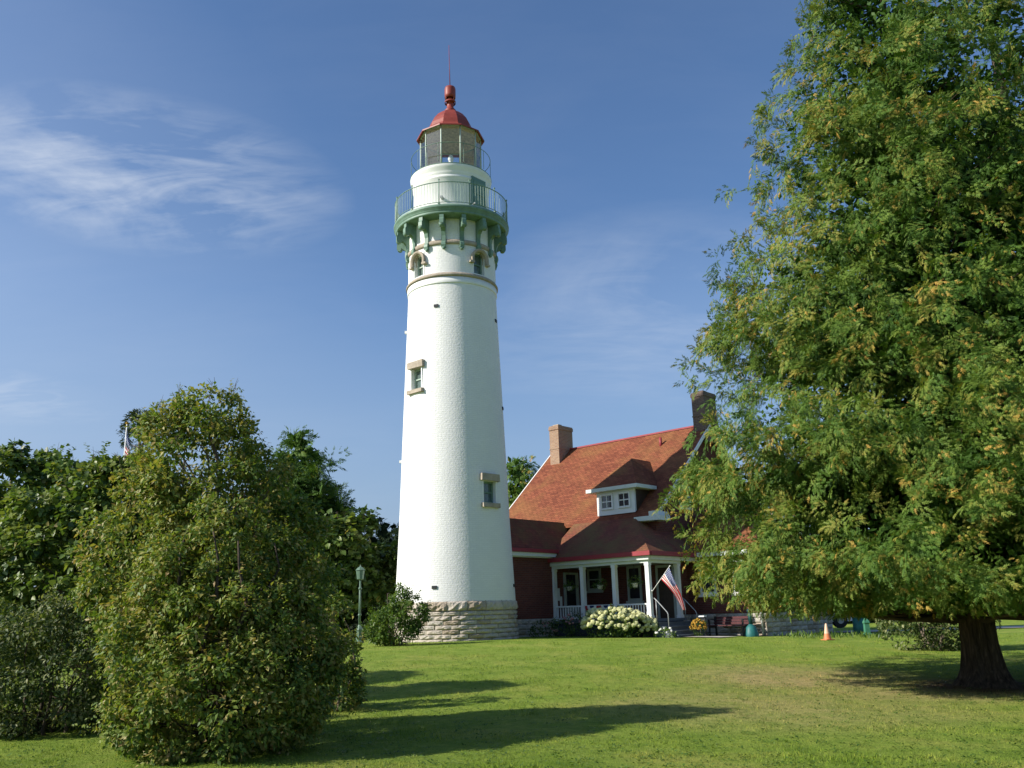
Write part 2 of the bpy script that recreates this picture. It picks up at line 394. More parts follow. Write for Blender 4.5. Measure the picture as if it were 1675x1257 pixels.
# lawn colours from world position: used by the ground and by the blades
def lawn_colour(nt):
    L = nt.links
    g = nd(nt, 'ShaderNodeNewGeometry')
    def noise(sc, det, rough, dist=0):
        n = nd(nt, 'ShaderNodeTexNoise'); n.inputs['Scale'].default_value = sc; n.inputs['Detail'].default_value = det
        n.inputs['Roughness'].default_value = rough; n.inputs['Distortion'].default_value = dist
        L.new(g.outputs['Position'], n.inputs['Vector']); return n.outputs['Fac']
    c = ramp(nt, noise(0.55, 8, 0.65, 0.4), [(0.30, (0.195, 0.290, 0.038)), (0.5, (0.262, 0.345, 0.058)), (0.72, (0.360, 0.375, 0.088))])
    # dry straw patches
    def mth(op, a, b):
        n = nd(nt, 'ShaderNodeMath', operation=op)
        for i, v in enumerate((a, b)):
            if isinstance(v, (int, float)): n.inputs[i].default_value = v
            else: L.new(v, n.inputs[i])
        return n.outputs[0]
    sp = nd(nt, 'ShaderNodeSeparateXYZ'); L.new(g.outputs['Position'], sp.inputs[0])
    def blob(cx, cy, rx_, ry_):
        a = mth('DIVIDE', mth('SUBTRACT', sp.outputs['X'], cx), rx_); b = mth('DIVIDE', mth('SUBTRACT', sp.outputs['Y'], cy), ry_)
        n = nd(nt, 'ShaderNodeMath', operation='SUBTRACT', use_clamp=True); n.inputs[0].default_value = 1.0
        L.new(mth('ADD', mth('MULTIPLY', a, a), mth('MULTIPLY', b, b)), n.inputs[1]); return n.outputs[0]
    bl = mth('MAXIMUM', blob(5.6, 19.0, 3.0, 3.2), mth('MULTIPLY', blob(4.0, 14.8, 3.6, 3.4), 0.62))
    bl = mth('MAXIMUM', bl, mth('MULTIPLY', blob(7.0, 16.5, 3.5, 2.0), 0.8))
    d = mth('MULTIPLY', bl, mth('MULTIPLY', noise(1.5, 6, 0.7), 1.9))
    mx = nd(nt, 'ShaderNodeMix', data_type='RGBA', clamp_factor=True); L.new(d, mx.inputs['Factor']); L.new(c, mx.inputs['A']); mx.inputs['B'].default_value = (0.44, 0.36, 0.16, 1)
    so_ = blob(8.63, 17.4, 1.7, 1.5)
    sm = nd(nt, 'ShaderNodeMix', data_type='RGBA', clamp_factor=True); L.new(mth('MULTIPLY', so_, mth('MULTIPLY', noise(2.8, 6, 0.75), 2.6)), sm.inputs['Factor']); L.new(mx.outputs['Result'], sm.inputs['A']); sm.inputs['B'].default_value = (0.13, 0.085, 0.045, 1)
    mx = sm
    # fine mottling
    m2 = nd(nt, 'ShaderNodeMix', data_type='RGBA', blend_type='MULTIPLY'); m2.inputs['Factor'].default_value = 1
    L.new(mx.outputs['Result'], m2.inputs['A'])
    L.new(ramp(nt, noise(7.0, 7, 0.75), [(0.28, (0.62, 0.68, 0.6)), (0.72, (1.12, 1.08, 1.1))]), m2.inputs['B'])
    m3 = nd(nt, 'ShaderNodeMix', data_type='RGBA', blend_type='MULTIPLY'); m3.inputs['Factor'].default_value = 1
    L.new(m2.outputs['Result'], m3.inputs['A'])
    L.new(ramp(nt, noise(2.2, 6, 0.7, 0.6), [(0.32, (0.74, 0.83, 0.72)), (0.55, (1.0, 1.0, 1.0)), (0.75, (1.16, 1.06, 1.05))]), m3.inputs['B'])
    return m3.outputs['Result'], noise

def lawn_mat():
    m_, nt, out = new_mat('lawn_turf'); L = nt.links
    c, noise = lawn_colour(nt)
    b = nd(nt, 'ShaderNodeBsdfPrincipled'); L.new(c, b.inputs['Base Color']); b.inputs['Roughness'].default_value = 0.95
    b.inputs['Specular IOR Level'].default_value = 0.1
    bp = nd(nt, 'ShaderNodeBump'); bp.inputs['Distance'].default_value = 0.06; L.new(noise(14.0, 8, 0.8), bp.inputs['Height'])
    L.new(bp.outputs[0], b.inputs['Normal']); L.new(b.outputs[0], out.inputs[0])
    return m_
def blade_mat():
    m_, nt, out = new_mat('grass_blade'); L = nt.links
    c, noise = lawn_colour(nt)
    at = nd(nt, 'ShaderNodeAttribute'); at.attribute_name = 'tint'
    mx = nd(nt, 'ShaderNodeMix', data_type='RGBA', blend_type='MULTIPLY'); mx.inputs['Factor'].default_value = 1
    L.new(c, mx.inputs['A']); L.new(ramp(nt, at.outputs['Fac'], [(0, (0.7, 0.75, 0.7)), (0.85, (1.25, 1.25, 1.1)), (1, (1.9, 1.5, 1.5))]), mx.inputs['B'])
    d = nd(nt, 'ShaderNodeBsdfDiffuse'); L.new(mx.outputs['Result'], d.inputs[0])
    tr = nd(nt, 'ShaderNodeBsdfTranslucent'); L.new(mx.outputs['Result'], tr.inputs[0])
    ms = nd(nt, 'ShaderNodeMixShader'); ms.inputs[0].default_value = 0.3
    L.new(d.outputs[0], ms.inputs[1]); L.new(tr.outputs[0], ms.inputs[2]); L.new(ms.outputs[0], out.inputs[0])
    return m_
M['lawn'] = lawn_mat(); M['blade'] = blade_mat()

# ------------------------------------------------------------------ ground
def ground(x, y):
    x = np.asarray(x, float); y = np.asarray(y, float)
    t = np.clip((y - 11) / 21.0, 0, 1); t = t * t * (3 - 2 * t)
    h = -0.45 + 0.63 * t
    h = h - 0.020 * np.clip(x, 0, 14)
    h = h + 0.025 * np.sin(x * 0.55 + 1.0) * np.sin(y * 0.43) * np.clip((34 - y) / 6, 0, 1)
    return h
gx = np.concatenate([np.array([-900, -500, -250, -120, -70, -45]), np.arange(-30, 40.1, 0.7), np.array([50, 70, 120, 250, 500, 900])])
gy = np.concatenate([np.array([-300, -60, -20, -8]), np.arange(-3, 50, 0.7), np.array([55, 65, 80, 120, 200, 400, 800, 1500])])
X_, Y_ = np.meshgrid(gx, gy); Z_ = ground(X_, Y_)
nx, ny = len(gx), len(gy)
vs = np.stack([X_.ravel(), Y_.ravel(), Z_.ravel()], -1).tolist()
fs = [(j * nx + i, j * nx + i + 1, (j + 1) * nx + i + 1, (j + 1) * nx + i) for j in range(ny - 1) for i in range(nx - 1)]
gm = MB(); gm.add(vs, fs, 0, True)
gm.build('lawn', M['lawn'], kind='structure')

def strip(name, pts, w, mname, dz=0.006):
    b = MB(); n = len(pts); vs = []
    for i, p in enumerate(pts):
        d = (Vector(pts[min(i + 1, n - 1)]) - Vector(pts[max(i - 1, 0)])).normalized()
        q = Vector((-d.y, d.x))
        for s_ in np.linspace(-1, 1, 5):
            a = Vector(p) + q * w * s_ * 0.5
            vs.append((a.x, a.y, float(ground(a.x, a.y)) + dz))
    fs = [(i * 5 + k, (i + 1) * 5 + k, (i + 1) * 5 + k + 1, i * 5 + k + 1) for i in range(n - 1) for k in range(4)]
    b.add(vs, fs); return b.build(name, M[mname], kind='structure')
strip('gravel_drive', [(x, 40.5 + 0.02 * x) for x in np.arange(11.5, 90, 1.5)], 3.0, 'gravel', 0.035)

# ------------------------------------------------------------------ vegetation builders
def leaf_obj(name, pos, axis, nrm, size, tint, tv, tf, m_, parent=None, **kw):
    """one mesh of many small leaves: template vertices tv (length x, width y, lift z), faces tf"""
    N = len(pos)
    a = axis / np.linalg.norm(axis, axis=1, keepdims=True)
    n = nrm - a * (nrm * a).sum(1, keepdims=True)
    n /= np.linalg.norm(n, axis=1, keepdims=True) + 1e-9
    b = np.cross(n, a)
    tv = np.asarray(tv, float); k = len(tv)
    V = (a[:, None, :] * tv[None, :, 0:1] + b[:, None, :] * tv[None, :, 1:2] + n[:, None, :] * tv[None, :, 2:3]) * size[:, None, None] + pos[:, None, :]
    me = bpy.data.meshes.new(name)
    me.vertices.add(N * k); me.vertices.foreach_set('co', V.astype(np.float32).ravel())
    fl = np.concatenate([np.array(f) for f in tf]); tot = np.array([len(f) for f in tf])
    nl = len(fl); F = len(tf)
    li = (fl[None, :] + (np.arange(N) * k)[:, None]).ravel()
    st = np.concatenate([[0], np.cumsum(tot)[:-1]])
    me.loops.add(N * nl); me.loops.foreach_set('vertex_index', li.astype(np.int32))
    me.polygons.add(N * F)
    me.polygons.foreach_set('loop_start', (st[None, :] + (np.arange(N) * nl)[:, None]).ravel().astype(np.int32))
    me.update(calc_edges=True)
    at = me.attributes.new('tint', 'FLOAT', 'FACE')
    at.data.foreach_set('value', np.repeat(np.clip(tint, 0, 1), F).astype(np.float32))
    me.materials.append(m_)
    o = bpy.data.objects.new(name, me); COL.objects.link(o)
    if parent: o.parent = parent
    return props(o, **kw)

LEAF_V = [(0, 0, 0), (0.45, 0.27, 0.07), (1, 0, -0.06), (0.45, -0.27, 0.07), (0.5, 0, 0.0)]
LEAF_F = [(0, 4, 1), (1, 4, 2), (2, 4, 3), (3, 4, 0)]
MAPLE_V = [(0, 0, 0), (0.30, 0.42, 0.05), (0.62, 0.30, 0.02), (1.0, 0, -0.10), (0.62, -0.30, 0.02), (0.30, -0.42, 0.05)]
MAPLE_F = [(0, 3, 2, 1), (0, 5, 4, 3)]
QUAD_V = [(0, 0, 0), (0.5, 0.3, 0), (1, 0, 0), (0.5, -0.3, 0)]
QUAD_F = [(0, 3, 2, 1)]
def spray_template():
    V = []; F = []
    for i in range(3):
        t = 0.05 + 0.24 * i
        for s_ in (-1, 1):
            L_ = (0.46, 0.42, 0.32)[i]
            x1 = t + L_ * 0.72; y1 = s_ * L_ * 0.62; b = len(V)
            V += [(t - 0.05, 0, -0.1 * t * t), (t + 0.20, s_ * 0.02, -0.1 * t * t), (x1, y1, -0.12 * x1 * x1 - 0.04)]
            F.append((b, b + 1, b + 2))
    V[-6 + 2] = (1.02, 0.12, -0.17); V[-1] = (0.92, 0.30, -0.15)
    return V, F
SPRAY_V, SPRAY_F = spray_template()

def unit(rng, n):
    v = rng.normal(size=(n, 3)); return v / np.linalg.norm(v, axis=1, keepdims=True)

def clusters_in(rng, ells, n, inner=0.5, surf=0.75):
    """cluster centres spread through a union of ellipsoids, most of them near its outside"""
    vol = np.array([(e[3] * e[4] + e[4] * e[5] + e[3] * e[5]) for e in ells]); vol /= vol.sum()
    out = []
    E_ = np.array(ells)
    while len(out) < n:
        e = ells[rng.choice(len(ells), p=vol)]
        d = unit(rng, 1)[0]
        rr = rng.uniform(0.82, 1.02) if rng.random() < surf else rng.uniform(inner, 0.85)
        p = np.array(e[:3]) + d * rr * np.array(e[3:6])
        q = (((p - E_[:, :3]) / E_[:, 3:6]) ** 2).sum(1)
        if (q < 0.55).any() and rng.random() < 0.8: continue
        out.append((p, d))
    return np.array([o[0] for o in out]), np.array([o[1] for o in out])

def foliage(rng, cen, out, crad, per, lsize, tint0=0.5, tvar=0.28, droop=0.35, yellow=0.05, upn=0.7):
    n = len(cen); N = n * per
    c = np.repeat(cen, per, 0); o = np.repeat(out, per, 0)
    d = unit(rng, N); d = d + o * 0.45 + np.array([0, 0, 0.18]); d /= np.linalg.norm(d, axis=1, keepdims=True)
    cr = np.repeat(rng.uniform(0.7, 1.25, n) * crad, per)
    pos = c + d * (cr * rng.uniform(0.35, 1.0, N) ** 0.7)[:, None] * np.array([1.1, 1.1, 0.8])
    axis = d * 0.7 + unit(rng, N) * 0.8 + np.array([0, 0, -droop])
    nrm = d * 0.5 + np.array([0, 0, upn]) + unit(rng, N) * 0.55
    size = lsize * rng.uniform(0.65, 1.3, N)
    ti = np.repeat(rng.normal(tint0, tvar * 0.6, n), per) + rng.normal(0, tvar, N)
    ye = rng.random(N) < np.repeat(np.clip(rng.normal(yellow, yellow, n), 0, 1), per)
    ti = np.where(ye, rng.uniform(0.85, 1.0, N), np.clip(ti, 0, 0.86))
    return pos, axis, nrm, size, ti

def limb_set(rng, b, base, trunk_top, cen, r0, nl, n=6):
    base = Vector(base); top = Vector(trunk_top)
    idx = rng.choice(len(cen), min(nl, len(cen)), replace=False)
    for i in idx:
        e = Vector(cen[i]); t = float(np.clip((e.z - base.z) / max(0.2, (top.z - base.z)) * rng.uniform(0.45, 0.8), 0.12, 0.97))
        s_ = base.lerp(top, t); md = s_.lerp(e, 0.5) + Vector(rng.normal(0, 0.12, 3)) + Vector((0, 0, -0.05))
        r1 = r0 * (1 - 0.75 * t) * 0.42
        b.tube([s_, md, e], [r1, r1 * 0.6, r1 * 0.18], n, cap=False)

def broad_tree(name, label, cat, base, ells, ncl, per, crad, lsize, mleaf, seed, trunk_r=0.1, top=None, stems=1, tv=LEAF_V, tf=LEAF_F,
               group=None, tint0=0.45, yellow=0.05, nl=30, twigs=0, shoots=0, shoot_len=0.38, surf=0.75, mbark='bark_grey', upn=0.7, droop=0.35):
    rng = np.random.default_rng(seed); tvar_s = 0.15
    root = empty(name, base, 0, label, cat, group)
    off = np.array(base)
    ells = [tuple(np.array(e[:3]) - off) + tuple(e[3:]) for e in ells]
    cen, out = clusters_in(rng, ells, ncl, surf=surf)
    gz = float(0.02)
    keep = cen[:, 2] > gz; cen, out = cen[keep], out[keep]
    P = foliage(rng, cen, out, crad, per, lsize, tint0=tint0, yellow=yellow, upn=upn, droop=droop)
    if shoots:
        si = rng.choice(len(cen), shoots); so = out[si] * 0.8 + np.array([0, 0, 0.75]) + rng.normal(0, 0.35, (shoots, 3)); so /= np.linalg.norm(so, axis=1, keepdims=True)
        k = 13; S = shoots * k; tt = np.tile(np.linspace(0.15, 1.0, k), shoots)
        b0 = np.repeat(cen[si] + out[si] * crad * 0.3, k, 0); sdv = np.repeat(so, k, 0); sl_ = np.repeat(rng.uniform(0.6, 1.25, shoots) * shoot_len, k) 
        sidev = np.cross(sdv, rng.normal(size=(S, 3))); sidev /= np.linalg.norm(sidev, axis=1, keepdims=True)
        pos2 = b0 + sdv * (tt * sl_)[:, None] + np.array([0, 0, -0.25]) * (tt ** 2 * sl_)[:, None]
        ax2 = sidev + sdv * 0.6 + np.array([0, 0, -droop]); nr2 = sdv * 0.5 + np.array([0, 0, 0.8]) + rng.normal(0, 0.4, (S, 3))
        P2 = (pos2, ax2, nr2, lsize * rng.uniform(0.6, 1.15, S) * (1.1 - 0.45 * tt), np.clip(np.repeat(rng.normal(tint0 + 0.1, tvar_s, shoots), k) + rng.normal(0, 0.12, S), 0, 0.9))
        P = [np.concatenate([a_, b_]) for a_, b_ in zip(P, P2)]
    ok = P[0][:, 2] > 0.02
    P = [p[ok] for p in P]
    leaf_obj('crown', *P, tv, tf, M[mleaf], root)
    if top is None:
        hi = max(e[2] + e[5] * 0.55 for e in ells); c0 = np.mean([e[:2] for e in ells], 0); top = (c0[0], c0[1], hi)
    else: top = tuple(np.array(top) - off)
    b = MB()
    for k in range(stems):
        if stems == 1: s0, s1 = Vector((0, 0, -0.1)), Vector(top)
        else:
            a = 2 * math.pi * k / stems + rng.uniform(-0.4, 0.4); q = rng.uniform(0.1, 0.3)
            s0 = Vector((math.cos(a) * q, math.sin(a) * q, -0.1)); sw = min(0.7, 0.45 * max(e_[3] for e_ in ells)); s1 = Vector(top) + Vector((math.cos(a) * sw, math.sin(a) * sw, rng.uniform(-0.7, 0) * sw))
        pts = [s0]; rr = [trunk_r * 1.35]
        for t in (0.12, 0.3, 0.5, 0.7, 0.88, 1.0):
            pts.append(s0.lerp(s1, t) + Vector((rng.normal(0, 0.07), rng.normal(0, 0.07), 0)) * (1 if t < 1 else 0)); rr.append(trunk_r * (1 - 0.8 * t))
        b.tube(pts, rr, 9)
        limb_set(rng, b, s0, s1, cen, trunk_r, max(4, nl // stems))
    b.build('trunk', M[mbark], root)
    if twigs:
        tb = MB()
        hi_idx = np.argsort(-cen[:, 2] - rng.normal(0, 0.5, len(cen)))[:twigs]
        for i in hi_idx:
            s_ = Vector(cen[i]); d = (Vector(out[i]) + Vector((0, 0, 1.1)) + Vector(rng.normal(0, 0.35, 3))).normalized()
            L_ = rng.uniform(0.3, 0.6) * (crad / 0.3)
            e = s_ + d * L_; tb.tube([s_, s_.lerp(e, 0.5) + Vector(rng.normal(0, 0.02, 3)), e], [0.007, 0.005, 0.002], 4, cap=False)
            for _ in range(3):
                q = s_.lerp(e, rng.uniform(0.4, 0.9)); d2 = (d + Vector(rng.normal(0, 0.6, 3))).normalized()
                tb.tube([q, q + d2 * L_ * 0.35], [0.004, 0.0015], 4, cap=False)
        tb.build('twigs', M['bark_grey'], root, kind='stuff')
    return root

def conifer(name, label, cat, base, prof, nbr, spray, per, mleaf, seed, trunk_r, group=None, droop=0.5, tint0=0.4, yellow=0.03,
            inner=0.40, step=0.45, az=None, flare=None, zfun=None, cull_back=0.0, lean=(0, 0), tv=SPRAY_V, tf=SPRAY_F, trunk_top=None, sig=1.0, zcut=0.03, inside=0, flat=0.25, lowboost=0.0, mbark='bark'):
    """prof: list of (z, radius) above the base"""
    rng = np.random.default_rng(seed)
    root = empty(name, base, 0, label, cat, group)
    pz = np.array([p[0] for p in prof]); pr = np.array([p[1] for p in prof])
    zmin, zmax = pz[0], pz[-1]
    area = (np.interp(np.linspace(zmin, zmax, 200), pz, pr) + flat) * (1 + lowboost * (np.linspace(zmin, zmax, 200) < zmin + 3.2))
    cdf = np.cumsum(area) / area.sum()
    cen = []; out = []; tipness = []
    lb = MB()
    view = Vector((-base[0], -base[1], 0)).normalized()
    for i in range(nbr):
        z = float(np.interp(rng.random(), cdf, np.linspace(zmin, zmax, 200)))
        a = (i * 2.39996 + rng.uniform(-0.5, 0.5)) if az is None else az(rng)
        dr = Vector((math.cos(a), math.sin(a), 0))
        if cull_back and dr.dot(view) < -0.25 and rng.random() < cull_back: continue
        Rm = float(np.interp(z, pz, pr)) * rng.uniform(0.88, 1.04)
        if Rm < 0.15: continue
        cx, cy = lean[0] * z, lean[1] * z
        s_ = Vector((cx, cy, z - 0.10 * Rm + rng.uniform(-.1, .1)))
        e = Vector((cx, cy, z)) + dr * Rm
        md = s_.lerp(e, 0.55) + Vector((0, 0, -0.08 * Rm))
        rb = trunk_r * 0.16 * (1 - 0.6 * (z / zmax)) + 0.008
        ql = [s_ * (1 - w_) ** 2 + md * 2 * w_ * (1 - w_) + e * w_ * w_ + Vector(rng.normal(0, 0.03, 3)) for w_ in (0, 0.2, 0.4, 0.6, 0.76)]
        lb.tube(ql, [rb, rb * 0.75, rb * 0.5, rb * 0.3, rb * 0.1], 5, cap=False)
        nt_ = max(2, int(Rm * (1 - inner) / step) + 1)
        side = Vector((-dr.y, dr.x, 0))
        for k in range(nt_):
            t = 1 - (1 - inner) * (k + rng.uniform(-.3, .3)) / nt_
            p = s_ * (1 - t) ** 2 + md * 2 * t * (1 - t) + e * t * t
            nlat = 1 + (1 if Rm > 1.2 else 0) + (1 if Rm > 2.6 else 0)
            for q in range(nlat):
                off = side * rng.normal(0, 0.16 * Rm * (0.4 + 0.6 * t)) + Vector((0, 0, rng.normal(0, 0.12)))
                cen.append(p + off * (0 if q == 0 and k == 0 else 1)); out.append(dr); tipness.append(t)
    cen = np.array(cen); out = np.array(out); tip = np.array(tipness)
    n = len(cen); nfan = max(2, per // 13); per = 13; NF = n * nfan; N = NF * per
    fc = np.repeat(cen, nfan, 0); fo = np.repeat(out, nfan, 0)
    ft = np.stack([-fo[:, 1], fo[:, 0], np.zeros(NF)], -1)
    fd = fo * rng.normal(0.40, 0.30, (NF, 1)) + ft * rng.normal(0, 0.55, (NF, 1)) + np.array([0, 0, 1.0]) * rng.normal(-0.35 * droop, 0.50, (NF, 1))
    fd /= np.linalg.norm(fd, axis=1, keepdims=True)
    fs_ = np.cross(fd, fo * 1.0 + np.array([0, 0, 0.35]) + rng.normal(0, 0.45, (NF, 3))); fs_ /= np.linalg.norm(fs_, axis=1, keepdims=True)
    fn_ = np.cross(fs_, fd); fn_ *= np.sign((fn_ * (fo + np.array([0, 0, 1.0]))).sum(1, keepdims=True))
    fL = spray * 2.5 * rng.uniform(0.7, 1.25, NF) * sig
    rp = lambda q: np.repeat(q, per, 0)
    s_ = np.tile(np.linspace(0.02, 1.0, per), NF) + rng.normal(0, 0.05, N)
    l_ = np.tile(np.array([0, .5, -.5, .9, -.9, .3, -.3, .8, -.8, .4, -.4, .15, -.1]), NF) * (1.05 - 0.6 * s_) + rng.normal(0, 0.07, N)
    dz = np.array([0, 0, -1.0])
    pos = rp(fc + fo * rng.normal(0, 0.06, (NF, 1)) + rng.normal(0, spray * 0.55 * sig, (NF, 3))) + rp(fd) * (s_ * rp(fL))[:, None] + rp(fs_) * (l_ * rp(fL) * 0.42)[:, None] + dz * (droop * 0.55 * s_ ** 2 * rp(fL))[:, None]
    axis = rp(fd) * 0.9 + rp(fs_) * (l_ * 0.9)[:, None] + dz * (droop * 1.2 * s_)[:, None] + rng.normal(0, 0.16, (N, 3))
    nrm = rp(fn_) + rng.normal(0, 0.25, (N, 3))
    size = spray * rng.uniform(0.75, 1.3, N)
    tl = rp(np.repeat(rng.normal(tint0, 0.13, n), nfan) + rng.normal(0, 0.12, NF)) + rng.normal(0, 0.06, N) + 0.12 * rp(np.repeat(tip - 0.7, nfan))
    yp = rp(np.clip(np.repeat(rng.gamma(0.5, yellow / 0.5, n), nfan) * rng.uniform(0, 2, NF), 0, 0.8) * np.repeat(tip > 0.7, nfan)) * (0.3 + 1.3 * s_)
    ye = rng.random(N) < yp
    ti = np.where(ye, rng.uniform(0.78, 1.0, N), np.clip(tl, 0, 0.76))
    ok = pos[:, 2] > zcut
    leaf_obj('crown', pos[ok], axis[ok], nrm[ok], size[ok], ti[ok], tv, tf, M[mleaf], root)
    if inside:
        # sparse coarse foliage deep in the crown, inner shade put into its dark tint
        M_ = n * inside
        t_ = rng.uniform(0.10, 0.80, M_)
        axc = np.stack([lean[0] * cen[:, 2], lean[1] * cen[:, 2], cen[:, 2]], -1)
        ip = np.repeat(axc, inside, 0) * (1 - t_)[:, None] + np.repeat(cen, inside, 0) * t_[:, None] + rng.normal(0, 0.16, (M_, 3))
        k_ = ip[:, 2] > zcut + 0.1
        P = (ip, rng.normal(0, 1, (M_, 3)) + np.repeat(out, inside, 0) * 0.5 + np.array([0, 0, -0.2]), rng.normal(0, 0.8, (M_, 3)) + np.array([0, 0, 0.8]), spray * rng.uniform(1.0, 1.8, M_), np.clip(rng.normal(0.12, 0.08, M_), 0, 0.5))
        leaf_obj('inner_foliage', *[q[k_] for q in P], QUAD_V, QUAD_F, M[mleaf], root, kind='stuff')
    b = MB()
    H = trunk_top or zmax * 0.97
    if flare:
        vs = []; zs = [-0.25, -0.05, 0.05, 0.15, 0.3, 0.5, 0.75, 1.1, 1.6, 2.4, 4, 7, H]
        nn = 40
        for z in zs:
            r0 = float(np.interp(z, flare[0], flare[1]))
            for k in range(nn):
                a = 2 * math.pi * k / nn
                lob = (math.sin(a * 5 + 0.6) * 0.10 + math.sin(a * 8 + 2.0) * 0.06 + math.sin(a * 13) * 0.03) * (1.0 if z < 0.6 else 0.55)
                rr = r0 * (1 + lob)
                vs.append((rr * math.cos(a) + lean[0] * max(z, 0), rr * math.sin(a) + lean[1] * max(z, 0), z))
        fs = [(i * nn + k, i * nn + (k + 1) % nn, (i + 1) * nn + (k + 1) % nn, (i + 1) * nn + k) for i in range(len(zs) - 1) for k in range(nn)]
        b.add(vs, fs, 0, True)
    else:
        b.tube([(lean[0] * z, lean[1] * z, z) for z in (-0.1, H * 0.25, H * 0.5, H * 0.75, H)], [trunk_r * 1.2, trunk_r, trunk_r * 0.75, trunk_r * 0.45, 0.02], 10)
    b.build('trunk', M[mbark], root)
    lb.build('limbs', M['bark'], root, kind='stuff')
    return root

# ================================================================== LIGHTHOUSE
TX, TY, TZ = -2.376, 35.0, 0.0
tower = empty('lighthouse', (TX, TY, TZ), 0, 'tall white conical brick lighthouse with green gallery and red domed lantern', 'lighthouse')
def cyl(r, ph, z): return (r * math.sin(ph), -r * math.cos(ph), z)
PROF = [(1.55, 2.285), (1.68, 2.283), (2.13, 2.258), (4.45, 2.144), (6.22, 2.085), (9.84, 1.955), (12.97, 1.838), (13.7, 1.815), (16.7, 1.805)]
def trad(z): return float(np.interp(z, [p[0] for p in PROF], [p[1] for p in PROF]))
WINS = [(-44.0, 9.60, 10.46, 0.30, False), (43.0, 5.10, 5.92, 0.30, False), (-44.0, 14.30, 15.22, 0.27, True), (41.0, 14.30, 15.22, 0.27, True)]
zr = set(np.round(np.linspace(1.55, 16.7, 60), 3))
for a, z0, z1, hw_, arch in WINS:
    zr |= set(np.round(np.linspace(z0, z1, 20), 3)) if arch else {z0, z1}
zr = sorted(zr)
NA = 360
def in_win(ph, z):
    for i, (a, z0, z1, hw_, arch) in enumerate(WINS):
        s_ = abs(math.radians((math.degrees(ph) - a + 180) % 360 - 180)) * trad(z)
        if z0 < z < z1 and s_ < hw_:
            if arch and z > z1 - hw_ and s_ ** 2 + (z - (z1 - hw_)) ** 2 > hw_ ** 2: continue
            return True
    return False
b = MB(); vs = []
for z in zr:
    for k in range(NA): vs.append(cyl(trad(z), R(k), z))
fs = []
for i in range(len(zr) - 1):
    zc = (zr[i] + zr[i + 1]) / 2
    for k in range(NA):
        if in_win(R(k + 0.5), zc): continue
        k2 = (k + 1) % NA
        fs.append((i * NA + k, i * NA + k2, (i + 1) * NA + k2, (i + 1) * NA + k))
b.add(vs, fs, 0, True)
wall = b.build('brick_wall', M['white_brick'], tower)
# cylindrical UV in metres for the courses
uvd = wall.data.uv_layers[0].data
for p in wall.data.polygons:
    angs = [math.atan2(wall.data.vertices[v].co.x, -wall.data.vertices[v].co.y) for v in p.vertices]
    if max(angs) - min(angs) > 3: angs = [a + (2 * math.pi if a < 0 else 0) for a in angs]
    for li, v, a in zip(p.loop_indices, p.vertices, angs):
        uvd[li].uv = (a * 2.05, wall.data.vertices[v].co.z)

